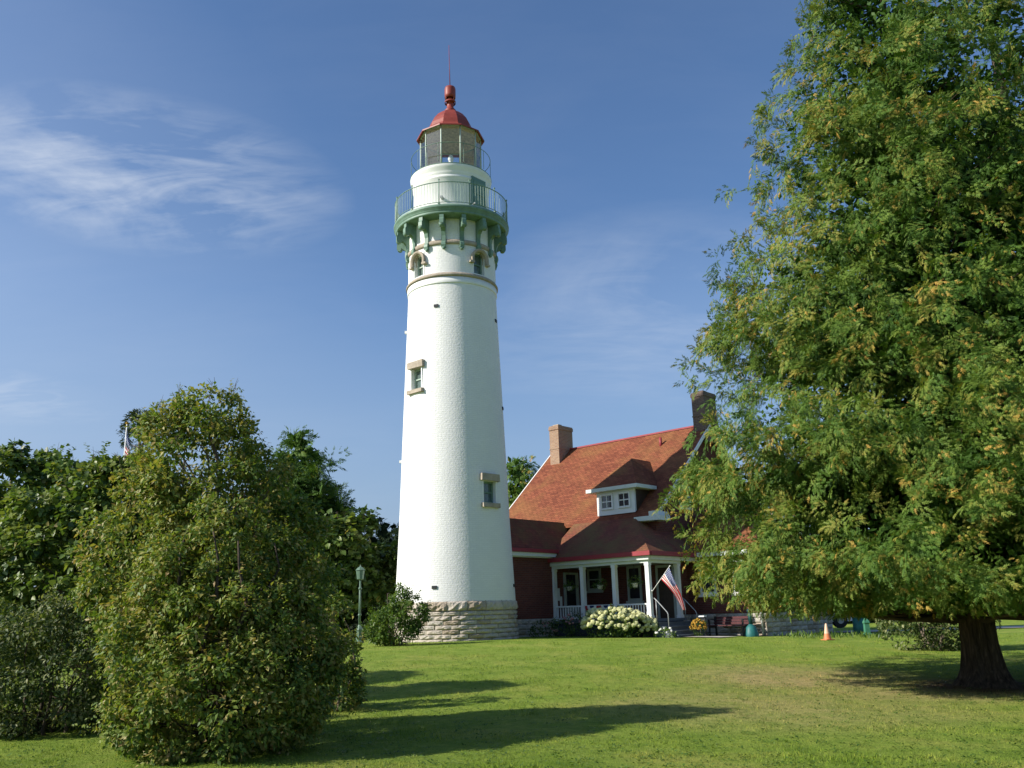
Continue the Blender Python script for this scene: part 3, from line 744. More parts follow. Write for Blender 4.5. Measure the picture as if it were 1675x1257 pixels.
def radial(b, ph, r0, r1, t0, t1, z0, z1, mi=0, jit=None):
    """box set into the wall: radius r0..r1, tangential t0..t1"""
    c, s_ = math.cos(ph), math.sin(ph)
    vs = []
    for z in (z0, z1):
        for r in (r0, r1):
            for t in (t0, t1): vs.append((r * s_ + t * c, -r * c + t * s_, z))
    if jit: vs = [tuple(np.array(v) + jit.normal(0, 0.012, 3)) for v in vs]
    return b.add(vs, [(0, 1, 3, 2), (4, 6, 7, 5), (0, 4, 5, 1), (2, 3, 7, 6), (0, 2, 6, 4), (1, 5, 7, 3)], mi)
rngj = np.random.default_rng(5)
for a, z0, z1, hw_, arch in WINS:
    ph = R(a); rm = trad((z0 + z1) / 2); dep = 0.24
    win = MB()
    # reveal
    radial(win, ph, rm - dep, rm - 0.005, -hw_ - 0.05, -hw_, z0, z1, 1); radial(win, ph, rm - dep, rm - 0.005, hw_, hw_ + 0.05, z0, z1, 1)
    radial(win, ph, rm - dep, rm - 0.01, -hw_ - 0.05, hw_ + 0.05, z0 - 0.05, z0, 1); radial(win, ph, rm - dep, rm - 0.01, -hw_ - 0.05, hw_ + 0.05, z1, z1 + 0.05, 1)
    # frame
    fr = rm - dep
    for t0, t1, q0, q1 in ((-hw_, -hw_ + 0.07, z0, z1), (hw_ - 0.07, hw_, z0, z1), (-hw_ + 0.07, hw_ - 0.07, z0, z0 + 0.07), (-hw_ + 0.07, hw_ - 0.07, z1 - 0.07, z1), (-hw_ + 0.07, hw_ - 0.07, (z0 + z1) / 2 - 0.025, (z0 + z1) / 2 + 0.025)):
        radial(win, ph, fr - 0.02, fr + 0.06, t0, t1, q0, q1, 0)
    wo = win.build('window', [M['green'] if a > 0 else M['green_lt'], M['white']], tower)  # sun-side frames lighter, shaded-side darker: the light is in the paint
    pn = MB(); radial(pn, ph, fr - 0.03, fr + 0.015, -hw_ + 0.05, hw_ - 0.05, z0 + 0.05, z1 - 0.05); pn.build('pane', M['tower_pane'], wo)
    if not arch:
        lt = MB(); radial(lt, ph, rm - 0.2, rm + 0.085, -hw_ - 0.14, hw_ + 0.14, z1, z1 + 0.27, 0, rngj); lt.build('lintel', M['sand'], wo)
        sl = MB(); radial(sl, ph, rm - 0.2, rm + 0.11, -hw_ - 0.12, hw_ + 0.14, z0 - 0.16, z0, 0, rngj); sl.build('sill', M['sand'], wo)
    else:
        hm = MB(); zc = z1 - hw_; n = 20; ri, ro = hw_ + 0.01, hw_ + 0.125
        pts = [(-1, -0.20)] + [(-math.cos(math.pi * k / n), math.sin(math.pi * k / n)) for k in range(n + 1)] + [(1, -0.20)]
        vs = []
        for x, y in pts:
            for rr, dp in ((ri, -0.10), (ri, 0.10), (ri + 0.05, 0.15), (ro, 0.15), (ro, -0.10)):
                if abs(x) == 1 and y < 0: t, z = x * rr, zc - 0.16
                else: t, z = x * rr, zc + y * rr
                pa = ph + t / rm; r2 = trad(z) + dp
                vs.append(cyl(r2, pa, z))
        fs = []
        for i in range(len(pts) - 1):
            for k in range(5):
                k2 = (k + 1) % 5; fs.append((i * 5 + k, i * 5 + k2, (i + 1) * 5 + k2, (i + 1) * 5 + k))
        fs += [tuple(range(5)), tuple(range((len(pts) - 1) * 5, len(pts) * 5))]
        hm.add(vs, fs)
        for sg in (-1, 1):
            radial(hm, ph + sg * (ri + 0.10) / rm, rm - 0.05, rm + 0.15, -0.10, 0.10, zc - 0.24, zc - 0.162)
        hm.build('hood_mould', M['sand'], wo)
# string courses
b = MB(); b.lathe([(1.80, 13.80), (1.845, 13.815), (1.85, 13.83), (1.85, 14.07), (1.80, 14.075)], 120); b.build('plain_band', M['white'], tower)
b = MB(); b.lathe([(1.80, 14.08), (1.90, 14.10), (1.905, 14.16), (1.86, 14.24), (1.80, 14.27)], 120); b.build('sill_band', M['sand'], tower)
b = MB(); b.lathe([(1.80, 15.44), (1.86, 15.46), (1.88, 15.52), (1.88, 15.60), (1.82, 15.66), (1.80, 15.67)], 120); b.build('corbel_band', M['sand'], tower)
# brackets
prof = [(1.79, 15.30), (1.93, 15.30), (1.96, 15.40), (1.95, 15.50), (1.90, 15.56), (1.895, 15.80), (1.94, 15.98), (2.04, 16.10), (2.13, 16.13), (2.15, 16.06), (2.22, 16.03), (2.30, 16.07), (2.345, 16.17), (2.34, 16.34), (2.30, 16.40), (2.30, 16.55), (1.79, 16.55)]
b = MB(); b.prism([(-0.085, -r, z) for r, z in prof], (0.17, 0, 0))
b.tube([(-0.10, -2.24, 16.14), (0.10, -2.24, 16.14)], 0.10, 12); b.tube([(0, -1.87, 15.22), (0, -1.87, 15.31)], [0.045, 0.08], 8)
bme = b.mesh('bracket', M['green'])
for k in range(16): inst('bracket', bme, tower, (0, 0, 0), R(-6.05 + 22.5 * k))
# gallery deck
b = MB(); b.lathe([(1.79, 16.555), (2.28, 16.555), (2.33, 16.58), (2.345, 16.63), (2.33, 16.66), (2.345, 16.69), (2.37, 16.72), (2.36, 16.76), (2.42, 16.80), (2.43, 16.88), (2.40, 16.91)], 144)
b.build('gallery_cornice', M['green'], tower)
b = MB(); b.lathe([(2.40, 16.912), (2.395, 16.945), (2.33, 16.95), (1.58, 16.97)], 144); b.build('gallery_deck', M['green_lt'], tower)
# railing
b = MB(); b.lathe([(2.375 + 0.02 * math.cos(t), 17.90 + 0.02 * math.sin(t)) for t in np.linspace(0, 2 * math.pi, 7)[:-1]], 144, closed=True); b.build('top_rail', M['green'], tower)
b = MB(); b.lathe([(2.375 + 0.014 * math.cos(t), 17.02 + 0.014 * math.sin(t)) for t in np.linspace(0, 2 * math.pi, 7)[:-1]], 144, closed=True); b.build('bottom_rail', M['green'], tower)
b = MB(); b.tube([(0, -2.375, 16.94), (0, -2.375, 17.98)], 0.022, 6); b.lathe([(0.0, 17.97), (0.045, 18.01), (0.0, 18.06)], 8, c=(0, -2.375)); b.box(-0.04, 0.04, -2.415, -2.335, 16.94, 16.99)
pme = b.mesh('rail_post', M['green'])
b = MB(); b.tube([(0, -2.375, 17.02), (0, -2.375, 17.90)], 0.0085, 5, cap=False); balm = b.mesh('baluster', M['green_lt'])
for k in range(12): inst('rail_post', pme, tower, (0, 0, 0), R(-8.0 + 30 * k))
for k in range(120):
    if k % 10: inst('baluster', balm, tower, (0, 0, 0), R(-8.0 + 3 * k))
# watch room
b = MB(); b.lathe([(1.60, 16.965), (1.60, 18.50), (1.63, 18.53), (1.63, 18.60), (1.61, 18.62), (1.61, 18.66), (1.64, 18.70), (1.64, 18.76), (1.66, 18.84), (1.72, 18.95), (1.735, 19.01), (1.735, 19.075)], 120)
b.build('watch_room', M['white'], tower)
b = MB(); b.lathe([(1.73, 19.077), (1.745, 19.09), (1.73, 19.115), (1.24, 19.12)], 120); b.build('lantern_deck', M['green'], tower)
b = MB(); b.lathe([(1.24, 19.125), (0.0, 19.13)], 60); b.build('lantern_floor', M['sand'], tower)  # unseen floor, added lighter than the deck to bounce sun onto the ceiling
b = MB(); radial(b, R(49), 1.50, 1.64, -0.40, 0.40, 16.98, 18.66, 0); dr_ = b.build('door', M['door_green'], tower)
b = MB(); radial(b, R(49), 1.64, 1.66, -0.32, 0.32, 17.1, 17.75); radial(b, R(49), 1.64, 1.66, -0.32, 0.32, 17.9, 18.5); b.build('door_panel', M['green'], dr_)
b = MB(); radial(b, R(36), 1.60, 1.86, -0.03, 0.03, 17.35, 17.39); b.build('hook', M['steel'], tower)
b = MB(); radial(b, R(-9), 1.59, 1.80, -0.05, 0.05, 17.52, 17.60); b.build('vent_hood', M['steel'], tower)
# lantern rail
b = MB(); b.lathe([(1.70 + 0.013 * math.cos(t), 20.05 + 0.013 * math.sin(t)) for t in np.linspace(0, 2 * math.pi, 7)[:-1]], 96, closed=True)
for k in range(10): b.tube([cyl(1.70, R(-86 + 36 * k), 19.2), cyl(1.70, R(-86 + 36 * k), 20.06)], 0.011, 5, cap=False)
b.build('lantern_rail', M['green'], tower)
# lantern: ten posts, ten panes
LR = 1.30
b = MB(); b.tube([(0, -LR, 19.11), (0, -LR, 21.13)], 0.030, 6); lpm = b.mesh('lantern_post', M['lantern_frame'])
hwp = LR * math.sin(R(18)) - 0.035; ap = LR * math.cos(R(18))
b = MB(); b.add([(-hwp, -ap, 19.18), (hwp, -ap, 19.18), (hwp, -ap, 21.09), (-hwp, -ap, 21.09)], [(0, 1, 2, 3)]); gme = b.mesh('lantern_pane', M['glass'])
b = MB(); b.box(-hwp, hwp, -ap - 0.03, -ap + 0.03, 19.12, 19.18); b.box(-hwp, hwp, -ap - 0.025, -ap + 0.025, 21.09, 21.13); bme2 = b.mesh('pane_frame', M['lantern_frame'])
for k in range(10):
    inst('lantern_post', lpm, tower, (0, 0, 0), R(-14 + 36 * k))
    p_ = inst('pane_frame', bme2, tower, (0, 0, 0), R(4 + 36 * k)); inst('lantern_pane', gme, p_)
b = MB(); b.lathe([(1.36, 21.13), (1.27, 21.14), (0.9, 21.36), (0.45, 21.55), (0.0, 21.65)], 10, smooth=False, phase=R(-14)); b.build('lantern_ceiling', M['ceil_tan'], tower)
b = MB(); b.lathe([(1.34, 21.12), (1.44, 21.05), (1.475, 21.04), (1.475, 21.10), (1.25, 21.22), (1.06, 21.36), (1.00, 21.48), (0.95, 21.68), (0.84, 21.92), (0.66, 22.16), (0.46, 22.34), (0.24, 22.47), (0.18, 22.50)], 10, smooth=False, phase=R(-14))
b.build('dome', M['red_dome'], tower)
b = MB(); b.lathe([(0.24, 22.44), (0.25, 22.54), (0.20, 22.60), (0.15, 22.64), (0.145, 22.90), (0.17, 22.95)], 24)
b.lathe([(0.0, 22.97), (0.17, 22.97), (0.17, 23.0), (0.10, 23.05), (0.10, 23.25)], 20)
b.lathe([(0.235, 22.90), (0.24, 22.88), (0.245, 22.99), (0.235, 22.99)], 24, closed=True)
for k in range(4): b.tube([cyl(0.235, R(45 + 90 * k), 22.95), cyl(0.235, R(45 + 90 * k), 23.2)], 0.022, 5)
b.lathe([(0.20, 23.14), (0.238, 23.15), (0.245, 23.3), (0.245, 23.60), (0.22, 23.68), (0.14, 23.73), (0.0, 23.75)], 28)
b.build('ventilator', M['red_dome'], tower)
b = MB(); b.tube([(0, 0, 23.7), (-0.03, 0, 25.85)], [0.022, 0.010], 6); b.build('lightning_rod', M['red_gutter'], tower)
b = MB(); b.tube([(0, 0, 19.12), (0, 0, 20.05)], 0.05, 8); b.lathe([(0.0, 19.75), (0.14, 19.78), (0.12, 19.86), (0.05, 19.95), (0.10, 20.1), (0.13, 20.2), (0.09, 20.34), (0.0, 20.4)], 16)
b.build('lamp_pedestal', M['white'], tower)
# small iron wall anchors and side fixtures
for a, z in ((-16.3, 12.87), (-15.6, 2.06), (74, 12.6), (80, 2.1), (82, 9.0)):
    b = MB(); radial(b, R(a), trad(z) - 0.02, trad(z) + 0.04, -0.09, 0.09, z - 0.055, z + 0.055); b.build('wall_anchor', M['dark'], tower)
for z in (12.35, 7.0):
    b = MB(); radial(b, R(-88), trad(z) - 0.02, trad(z) + 0.10, -0.06, 0.06, z - 0.05, z + 0.05); b.build('wall_bracket', M['white'], tower)

# rock-faced stone blocks
def stone_meshes(w, h, d, curve_r, mats, nvar, seed, relief=0.05):
    rng = np.random.default_rng(seed); out = []
    for v in range(nvar):
        nx_, nz_ = 6, 4; vs = []
        for j in range(nz_ + 1):
            for i in range(nx_ + 1):
                x = (i / nx_ - 0.5) * w; z = j / nz_ * h
                edge = min(i, nx_ - i, 2) / 2 * min(1, min(j, nz_ - j))
                y = -(0.012 + edge * (relief * (0.55 + 0.9 * rng.random()))) if edge > 0 else 0.0
                if curve_r: y += curve_r - math.sqrt(curve_r ** 2 - x * x)
                vs.append((x + (rng.normal(0, 0.008) if 0 < i < nx_ else 0), y, z + (rng.normal(0, 0.008) if 0 < j < nz_ else 0)))
        fs = [(j * (nx_ + 1) + i, j * (nx_ + 1) + i + 1, (j + 1) * (nx_ + 1) + i + 1, (j + 1) * (nx_ + 1) + i) for j in range(nz_) for i in range(nx_)]
        b = MB(); b.add(vs, fs)
        bo = curve_r - math.sqrt(curve_r ** 2 - (w / 2) ** 2) if curve_r else 0
        b.add([(-w / 2, bo, 0), (w / 2, bo, 0), (w / 2, bo, h), (-w / 2, bo, h), (-w / 2, d, 0), (w / 2, d, 0), (w / 2, d, h), (-w / 2, d, h)],
              [(0, 4, 5, 1), (3, 2, 6, 7), (0, 3, 7, 4), (1, 5, 6, 2)])
        out.append(b.mesh('stone', M[mats[v % len(mats)]]))
    return out
b = MB(); b.lathe([(2.29, -0.3), (2.275, 1.2), (2.24, 1.56)], 96); b.build('stone_core', M['mortar'], tower)
ST = ['stone', 'stone', 'stone2', 'stone', 'stone3', 'stone2', 'stone']
ncs = 8; hc = 0.158; rs = np.random.default_rng(11)
nst = 24
for c in range(ncs - 1):
    r_c = 2.335 - 0.006 * c; w = 2 * math.pi * r_c / nst
    ms = stone_meshes(w - 0.02, hc - 0.016, 0.12, r_c, ST, 7, 40 + c, 0.036)
    for k in range(nst):
        o = inst('stone', ms[int(rs.integers(0, 7))], tower)
        ph = (k + 0.5 * (c % 2) + rs.uniform(-.04, .04)) * 2 * math.pi / nst
        o.location = cyl(r_c - 0.01, ph, 0.11 + c * hc); o.rotation_euler = (0, 0, ph)
w = 2 * math.pi * 2.31 / 20
ms = []
rngt = np.random.default_rng(77)
for v in range(6):
    nx_ = 7; vs = []; prf = [(0.0, 0.0), (-0.035, 0.03), (-0.058, 0.10), (-0.052, 0.20), (-0.025, 0.28), (0.03, 0.335), (0.10, 0.35)]
    for i in range(nx_ + 1):
        x = (i / nx_ - 0.5) * (w - 0.012)
        cy = 2.31 - math.sqrt(2.31 ** 2 - x * x)
        for q, (dy, z) in enumerate(prf):
            j_ = rngt.normal(0, 0.016) if 0 < q < 5 else 0
            vs.append((x, cy + dy * (0.5 if i in (0, nx_) else 1) + j_, z + (rngt.normal(0, 0.010) if 0 < q < 6 else 0)))
    n_ = len(prf)
    fs = [(i * n_ + q, (i + 1) * n_ + q, (i + 1) * n_ + q + 1, i * n_ + q + 1) for i in range(nx_) for q in range(n_ - 1)]
    fs += [tuple(range(n_)), tuple(range(nx_ * n_, (nx_ + 1) * n_))[::-1]]
    b = MB(); b.add(vs, fs); ms.append(b.mesh('ledge_stone', M[['stone', 'stone3', 'stone', 'stone2', 'stone', 'stone3'][v]]))
for k in range(20):
    ph = (k + 0.3) * 2 * math.pi / 20
    o = inst('ledge_stone', ms[k % 6], tower, cyl(2.30, ph, 0.11 + 7 * hc + 0.01), ph)

# ================================================================== HOUSE
HX, HY = 1.462, 38.0
house = empty('keepers_house', (HX, HY, 0), R(-42.6), 'dark red brick keeper house with orange red shingle roof and white porch', 'house')
H = house
def on_house(u, v):
    c, s_ = math.cos(R(-42.6)), math.sin(R(-42.6))
    return HX + u * c - v * s_, HY + u * s_ + v * c

SL = 0.92; RV, RZ = 6.63, 9.25
def zmain(v): return 4.8 + SL * (v - 1.8) if v <= RV else RZ - SL * (v - RV)
b = MB()
# main block with its gables
b.prism([(3.8, 2.2, 0.86), (3.8, 11.06, 0.86), (3.8, 11.06, 5.0), (3.8, RV, RZ - 0.2), (3.8, 2.2, 5.0)], (-8.8, 0, 0))
b.box(3.802, 4.45, 2.202, 3.30, 0.862, 3.6)       # porch end block
b.box(3.803, 7.75, 3.303, 9.2, 0.863, 3.25)       # side wing
b.box(-1.70, 0.05, -3.6, 2.198, 0.861, 3.42)      # passage to the tower
b.build('brick_wall', M['brick'], H)
b = MB()
b.box(-4.97, 3.77, 2.23, 11.0, -0.4, 0.858); b.box(3.8, 4.42, 2.25, 3.3, -0.4, 0.857); b.box(3.75, 7.72, 3.33, 9.15, -0.4, 0.856); b.box(-1.67, 0.02, -3.6, 2.2, -0.4, 0.855)
foundation = b.build('foundation', M['mortar'], H)
# foundation stones: (origin u,v; direction; length; facing)
fm = {}
def stone_wall(p0, p1, z0, z1, face_rz, seed):
    rng = np.random.default_rng(seed)
    p0 = Vector(p0); p1 = Vector(p1); L_ = (p1 - p0).length; d = (p1 - p0) / L_
    nrow = max(1, round((z1 - z0) / 0.19)); h = (z1 - z0) / nrow
    for r in range(nrow):
        s_ = 0.0; first = True
        while s_ < L_ - 0.05:
            w = rng.choice([0.42, 0.56, 0.72]); w = min(w * (0.6 if first and r % 2 else 1), L_ - s_); first = False
            key = round(w, 2)
            if key not in fm: fm[key] = stone_meshes(1.0, 1.0, 0.08, 0, ['stone2', 'stone', 'stone3', 'stone2'], 4, int(key * 100), 0.03)
            c = p0 + d * (s_ + w / 2)
            o = inst('stone', fm[key][int(rng.integers(0, 4))], H, (c.x, c.y, z0 + r * h), face_rz, (w - 0.014, 1.0, h - 0.012))
            s_ += w
stone_wall((0.035, -3.0), (0.035, -0.06), 0.06, 0.855, R(90), 1)
stone_wall((4.46, 3.285), (7.77, 3.285), -0.05, 0.855, 0, 2)
stone_wall((7.765, 3.30), (7.765, 9.1), -0.05, 0.855, R(90), 3)
stone_wall((4.465, 2.25), (4.465, 3.28), 0.1, 0.855, R(90), 4)
# main roof
def slab(b, poly, t=0.12, mi=0):
    b.prism([(x, y, z - t) for x, y, z in poly], (0, 0, t), mi)
roof = MB()
slab(roof, [(-5.3, 1.8, 4.8), (4.1, 1.8, 4.8), (4.1, RV, RZ), (-5.3, RV, RZ)])
slab(roof, [(4.1, 11.46, 4.8), (-5.3, 11.46, 4.8), (-5.3, RV, RZ), (4.1, RV, RZ)])
roof_o = roof.build('roof', M['shingle'], H)
b = MB(); b.box(-5.32, 4.12, RV - 0.07, RV + 0.07, RZ - 0.03, RZ + 0.045); b.build('ridge_cap', M['red_gutter'], roof_o)
# rake boards and eave
b = MB()
for u0, u1 in ((4.102, 4.16), (-5.36, -5.302)):
    for v0, v1 in ((1.8, RV), (11.46, RV)):
        b = MB(); b.prism([(u0, v0, 4.8 - 0.17), (u0, v1, RZ - 0.17), (u0, v1, RZ + 0.01), (u0, v0, 4.8 + 0.01)], (u1 - u0, 0, 0)); b.build('rake_board', M['white'], roof_o)
b = MB(); b.box(3.06, 4.10, 1.72, 1.795, 4.62, 4.80); b.box(3.06, 4.1, 1.80, 2.2, 4.60, 4.64); b.build('eave_board', M['cream'], roof_o)
b = MB()
b.prism([(3.80, 1.73, 4.60), (4.30, 1.73, 4.60), (4.30, 1.73, 4.78), (4.16, 1.73, 4.98), (3.80, 1.73, 4.98)], (0, 0.80, 0))
b.build('eave_return', M['cream'], roof_o)
b = MB(); b.tube([(1.97, 5.78, 8.3), (1.97, 5.78, 8.83)], 0.065, 10); b.build('vent_pipe', M['red_gutter'], roof_o)
# passage roof
b = MB()
pe = 3.50; pr_, pz_ = -0.85, 4.93
slab(b, [(0.30, -3.5, pe), (0.30, 0.10, pe), (0.30, 0.45, pe), (pr_, 2.2, pz_), (pr_, -3.5, pz_)][0:2] + [(0.30, 0.2, pe), (pr_, 2.25, pz_), (pr_, -3.5, pz_)], 0.1)
slab(b, [(-2.0, 2.25, pe), (-2.0, -3.5, pe), (pr_, -3.5, pz_), (pr_, 2.25, pz_)], 0.1)
po = b.build('passage_roof', M['shingle_moss'], H)
b = MB(); b.box(0.27, 0.39, -3.4, 0.02, 3.455, 3.60); b.build('gutter', M['red_gutter'], po)
b = MB(); b.box(0.20, 0.32, -3.4, -0.06, 3.30, 3.45); b.box(0.05, 0.22, -3.4, -0.08, 3.26, 3.32); b.build('eave_board', M['cream'], po)
# porch roof (front slope runs up into the main roof, hip at the right)
b = MB()
ev, ez, tz = -0.25, 3.24, 4.80
slab(b, [(-0.20, ev, ez), (5.05, ev, ez), (3.07, 1.80, tz), (-0.20, 1.80, tz)], 0.1)
pro = b.build('porch_roof', M['shingle_moss'], H)
b = MB(); slab(b, [(5.05, ev, ez), (5.05, 3.29, ez), (3.80, 3.29, 4.21), (3.80, 2.1, 4.21), (3.07, 2.1, tz), (3.07, 1.80, tz)], 0.1); b.build('hip_slope', M['shingle_moss'], pro)
b = MB()
b.box(-0.22, 5.12, ev - 0.09, ev + 0.02, 3.085, 3.25); b.box(5.025, 5.14, ev + 0.022, 3.29, 3.087, 3.248); b.build('gutter', M['red_gutter'], pro)
b = MB()
b.box(-0.12, 4.96, -0.20, -0.05, 2.93, 3.082); b.box(4.83, 4.98, -0.048, 3.29, 2.932, 3.08)
b.box(-0.08, 4.86, -0.09, 0.09, 2.82, 2.928); b.box(4.70, 4.84, 0.092, 2.2, 2.822, 2.927)
b.build('porch_beam', M['cream'], pro)
b = MB(); b.box(0.06, 4.70, 0.10, 2.19, 2.86, 2.90); b.build('porch_ceiling', M['porch_ceiling'], pro)
# porch floor, skirt, steps
b = MB(); b.box(-0.08, 4.95, -0.14, 2.198, 0.64, 0.74); b.build('porch_floor', M['grey_floor'], H)
b = MB(); b.box(-0.02, 4.85, -0.06, 2.1, -0.1, 0.638)
for i in range(26): b.box(-0.02 + i * 0.19, 0.15 + i * 0.19, -0.08, -0.058, -0.1, 0.632)
b.build('porch_skirt', M['skirt'], H)
for i in range(4):
    b = MB(); z1 = 0.61 - i * 0.15; b.box(4.952 + i * 0.003, 5.20 + i * 0.26, -0.10 - 0.002 * i, 2.05 + 0.002 * i, -0.15, z1 - 0.035); b.box(4.952, 5.23 + i * 0.26, -0.13 - .001 * i, 2.08 + .001 * i, z1 - 0.033, z1)
    b.build('step', M['grey_floor'], H)
# posts
b = MB(); b.box(-0.085, 0.085, -0.085, 0.085, 0.742, 2.818); b.box(-0.105, 0.105, -0.105, 0.105, 0.741, 0.86); b.box(-0.10, 0.10, -0.10, 0.10, 2.72, 2.817); pm = b.mesh('porch_post', M['white'])
for u, v in ((0.08, 0), (1.60, 0), (3.19, 0), (4.77, 0), (4.74, 2.08)): inst('porch_post', pm, H, (u, v, 0))
b = MB(); b.box(-0.017, 0.017, -0.017, 0.017, 0.842, 1.26); bm_ = b.mesh('baluster', M['white'])
for u0, u1 in ((0.17, 1.51), (1.69, 3.10), (3.28, 4.68)):
    b = MB(); b.box(u0, u1, -0.045, 0.045, 1.262, 1.325); b.box(u0, u1, -0.03, 0.03, 0.79, 0.84); b.build('porch_rail', M['white'], H)
    n = int((u1 - u0) / 0.125)
    for k in range(n): inst('baluster', bm_, H, (u0 + (k + 0.5) * (u1 - u0) / n, 0, 0))
# house windows
def window(u0, u1, z0, z1, y, rz=0.0, org=None, frame='white', nx_=1, nz_=2, parent=H, fw=0.09, sill=True):
    """frame in the plane facing -v (rz turns it), with its panes"""
    w, h = u1 - u0, z1 - z0
    b = MB()
    b.box(0, fw, -0.05, 0.02, 0, h); b.box(w - fw, w, -0.05, 0.02, 0, h); b.box(fw, w - fw, -0.05, 0.02, h - fw, h); b.box(fw, w - fw, -0.05, 0.02, 0, fw)
    for i in range(1, nx_): x = fw + (w - 2 * fw) * i / nx_; b.box(x - 0.018, x + 0.018, -0.035, 0.015, fw, h - fw)
    for j in range(1, nz_): z = fw + (h - 2 * fw) * j / nz_; b.box(fw, w - fw, -0.038, 0.017, z - 0.022, z + 0.022)
    if sill: b.box(-0.07, w + 0.07, -0.10, 0.02, -0.10, -0.002)
    o = b.build('window', M[frame], parent)
    o.location = (u0, y, z0) if org is None else org; o.rotation_euler = (0, 0, rz)
    for i in range(nx_):
        for j in range(nz_):
            p = MB(); x0 = fw + (w - 2 * fw) * i / nx_ + 0.012; x1 = fw + (w - 2 * fw) * (i + 1) / nx_ - 0.012
            q0 = fw + (h - 2 * fw) * j / nz_ + 0.012; q1 = fw + (h - 2 * fw) * (j + 1) / nz_ - 0.012
            p.box(x0, x1, -0.012, 0.012, q0, q1); p.build('pane', M['dark_pane'], o)
    return o
window(0.12, 0.86, 1.95, 2.86, 2.195, frame='trim_grey')
window(2.22, 2.92, 1.46, 2.86, 2.195, frame='trim_grey')
window(5.0, 5.75, 1.62, 2.9, 3.298)
window(6.5, 7.2, 1.62, 2.9, 3.298)
window(0, 0.85, 0, 0.95, 0, R(90), (3.802, 4.10, 5.32), frame='cream')
window(0, 0.85, 0, 1.2, 0, R(90), (7.752, 5.0, 1.6))
window(0, 0.85, 0, 1.2, 0, R(90), (7.752, 7.2, 1.6))
# front door in the back wall, door with notices in the passage wall
b = MB(); b.box(3.66, 3.76, 2.14, 2.2, 0.742, 2.82); b.box(4.44, 4.54, 2.14, 2.2, 0.742, 2.82); b.box(3.76, 4.44, 2.14, 2.2, 2.72, 2.82); df = b.build('door_frame', M['trim_grey'], H)
b = MB(); b.box(3.762, 4.438, 2.16, 2.199, 0.743, 2.718); b.build('door', M['door_dark'], df)
b = MB(); b.box(0.052, 0.10, 0.62, 0.70, 0.742, 2.70); b.box(0.052, 0.10, 1.50, 1.58, 0.742, 2.70); b.box(0.052, 0.10, 0.702, 1.498, 2.62, 2.70); df2 = b.build('door_frame', M['trim_grey'], H)
b = MB(); b.box(0.053, 0.075, 0.702, 1.498, 0.743, 1.32); b.box(0.053, 0.075, 0.702, 0.79, 1.32, 2.618); b.box(0.053, 0.075, 1.41, 1.498, 1.32, 2.618); sd_ = b.build('screen_door', M['trim_grey'], df2)
b = MB(); b.box(0.054, 0.066, 0.79, 1.41, 1.32, 2.60); b.build('pane', M['dark_pane'], sd_)
for v0, v1, z0, z1 in ((0.15, 0.36, 1.55, 2.05), (0.33, 0.48, 1.30, 1.72)):
    b = MB(); b.box(0.052 + (0.012 if v0 > 0.2 else 0), 0.060 + (0.012 if v0 > 0.2 else 0), v0, v1, z0, z1); b.build('notice', M['paper'], H)
# dormer
b = MB()
b.prism([(0.98, 2.0, 5.05), (0.98, 2.0, 6.04), (0.98, 3.4, 6.04), (0.98, 3.1, 5.9)], (1.98, 0, 0))
dorm = b.build('dormer', M['white'], H)
b = MB(); b.prism([(2.962, 2.10, 5.08), (2.962, 3.30, 6.06), (2.962, 2.10, 6.02)], (0.012, 0, 0)); b.prism([(0.966, 2.10, 5.08), (0.966, 3.30, 6.06), (0.966, 2.10, 6.02)], (0.012, 0, 0)); b.build('dormer_cheek', M['door_dark'], dorm)
b = MB(); eu0, eu1, e_z = 0.64, 3.28, 6.20; vv = 1.74; cu = 1.96; hz_ = 7.60; hv = 3.35
slab(b, [(eu0, vv, e_z), (eu1, vv, e_z), (cu, hv, hz_)], 0.08)
slab(b, [(eu1, vv, e_z), (eu1, 3.32, e_z), (cu, 4.84, hz_), (cu, hv, hz_)], 0.08)
slab(b, [(eu0, 3.32, e_z), (eu0, vv, e_z), (cu, hv, hz_), (cu, 4.84, hz_)], 0.08)
b.build('dormer_roof', M['shingle'], dorm)
b = MB(); b.box(eu0 - 0.02, eu1 + 0.02, vv - 0.03, vv + 0.06, 6.05, 6.20); b.box(eu0 - 0.02, eu0 + 0.07, vv + 0.062, 3.2, 6.05, 6.198); b.box(eu1 - 0.07, eu1 + 0.02, vv + 0.062, 3.2, 6.05, 6.198); b.box(eu0, eu1, vv + 0.03, 3.1, 6.04, 6.10); b.build('dormer_eave', M['cream'], dorm)
for u0 in (1.20, 2.10): window(u0, u0 + 0.66, 5.28, 5.95, 1.996, nx_=2, nz_=2, parent=dorm, fw=0.075, sill=False)
# chimneys
for (u0, u1, v0, v1, z0, z1, mk, ck) in ((-4.72, -4.12, 5.72, 6.86, 8.0, 10.42, 'chim', 'sand'), (3.48, 4.14, 6.28, 7.3, 8.4, 10.74, 'chim2', 'chim2')):
    b = MB(); b.box(u0, u1, v0, v1, z0, z1 - 0.22); b.box(u0 - 0.03, u1 + 0.03, v0 - 0.03, v1 + 0.03, z1 - 0.218, z1 - 0.06); b.box(u0 - 0.01, u1 + 0.01, v0 - 0.01, v1 + 0.01, z1 - 0.058, z1)
    b.box(u0 - 0.02, u1 + 0.02, v0 - 0.02, v1 + 0.02, z0 + 1.2, z0 + 1.26)
    ch = b.build('chimney', M[mk], H)
    b = MB(); b.box(u0 + 0.12, u1 - 0.12, v0 + 0.15, v0 + 0.45, z1 + 0.002, z1 + 0.08); b.build('chimney_pot', M[ck], ch)
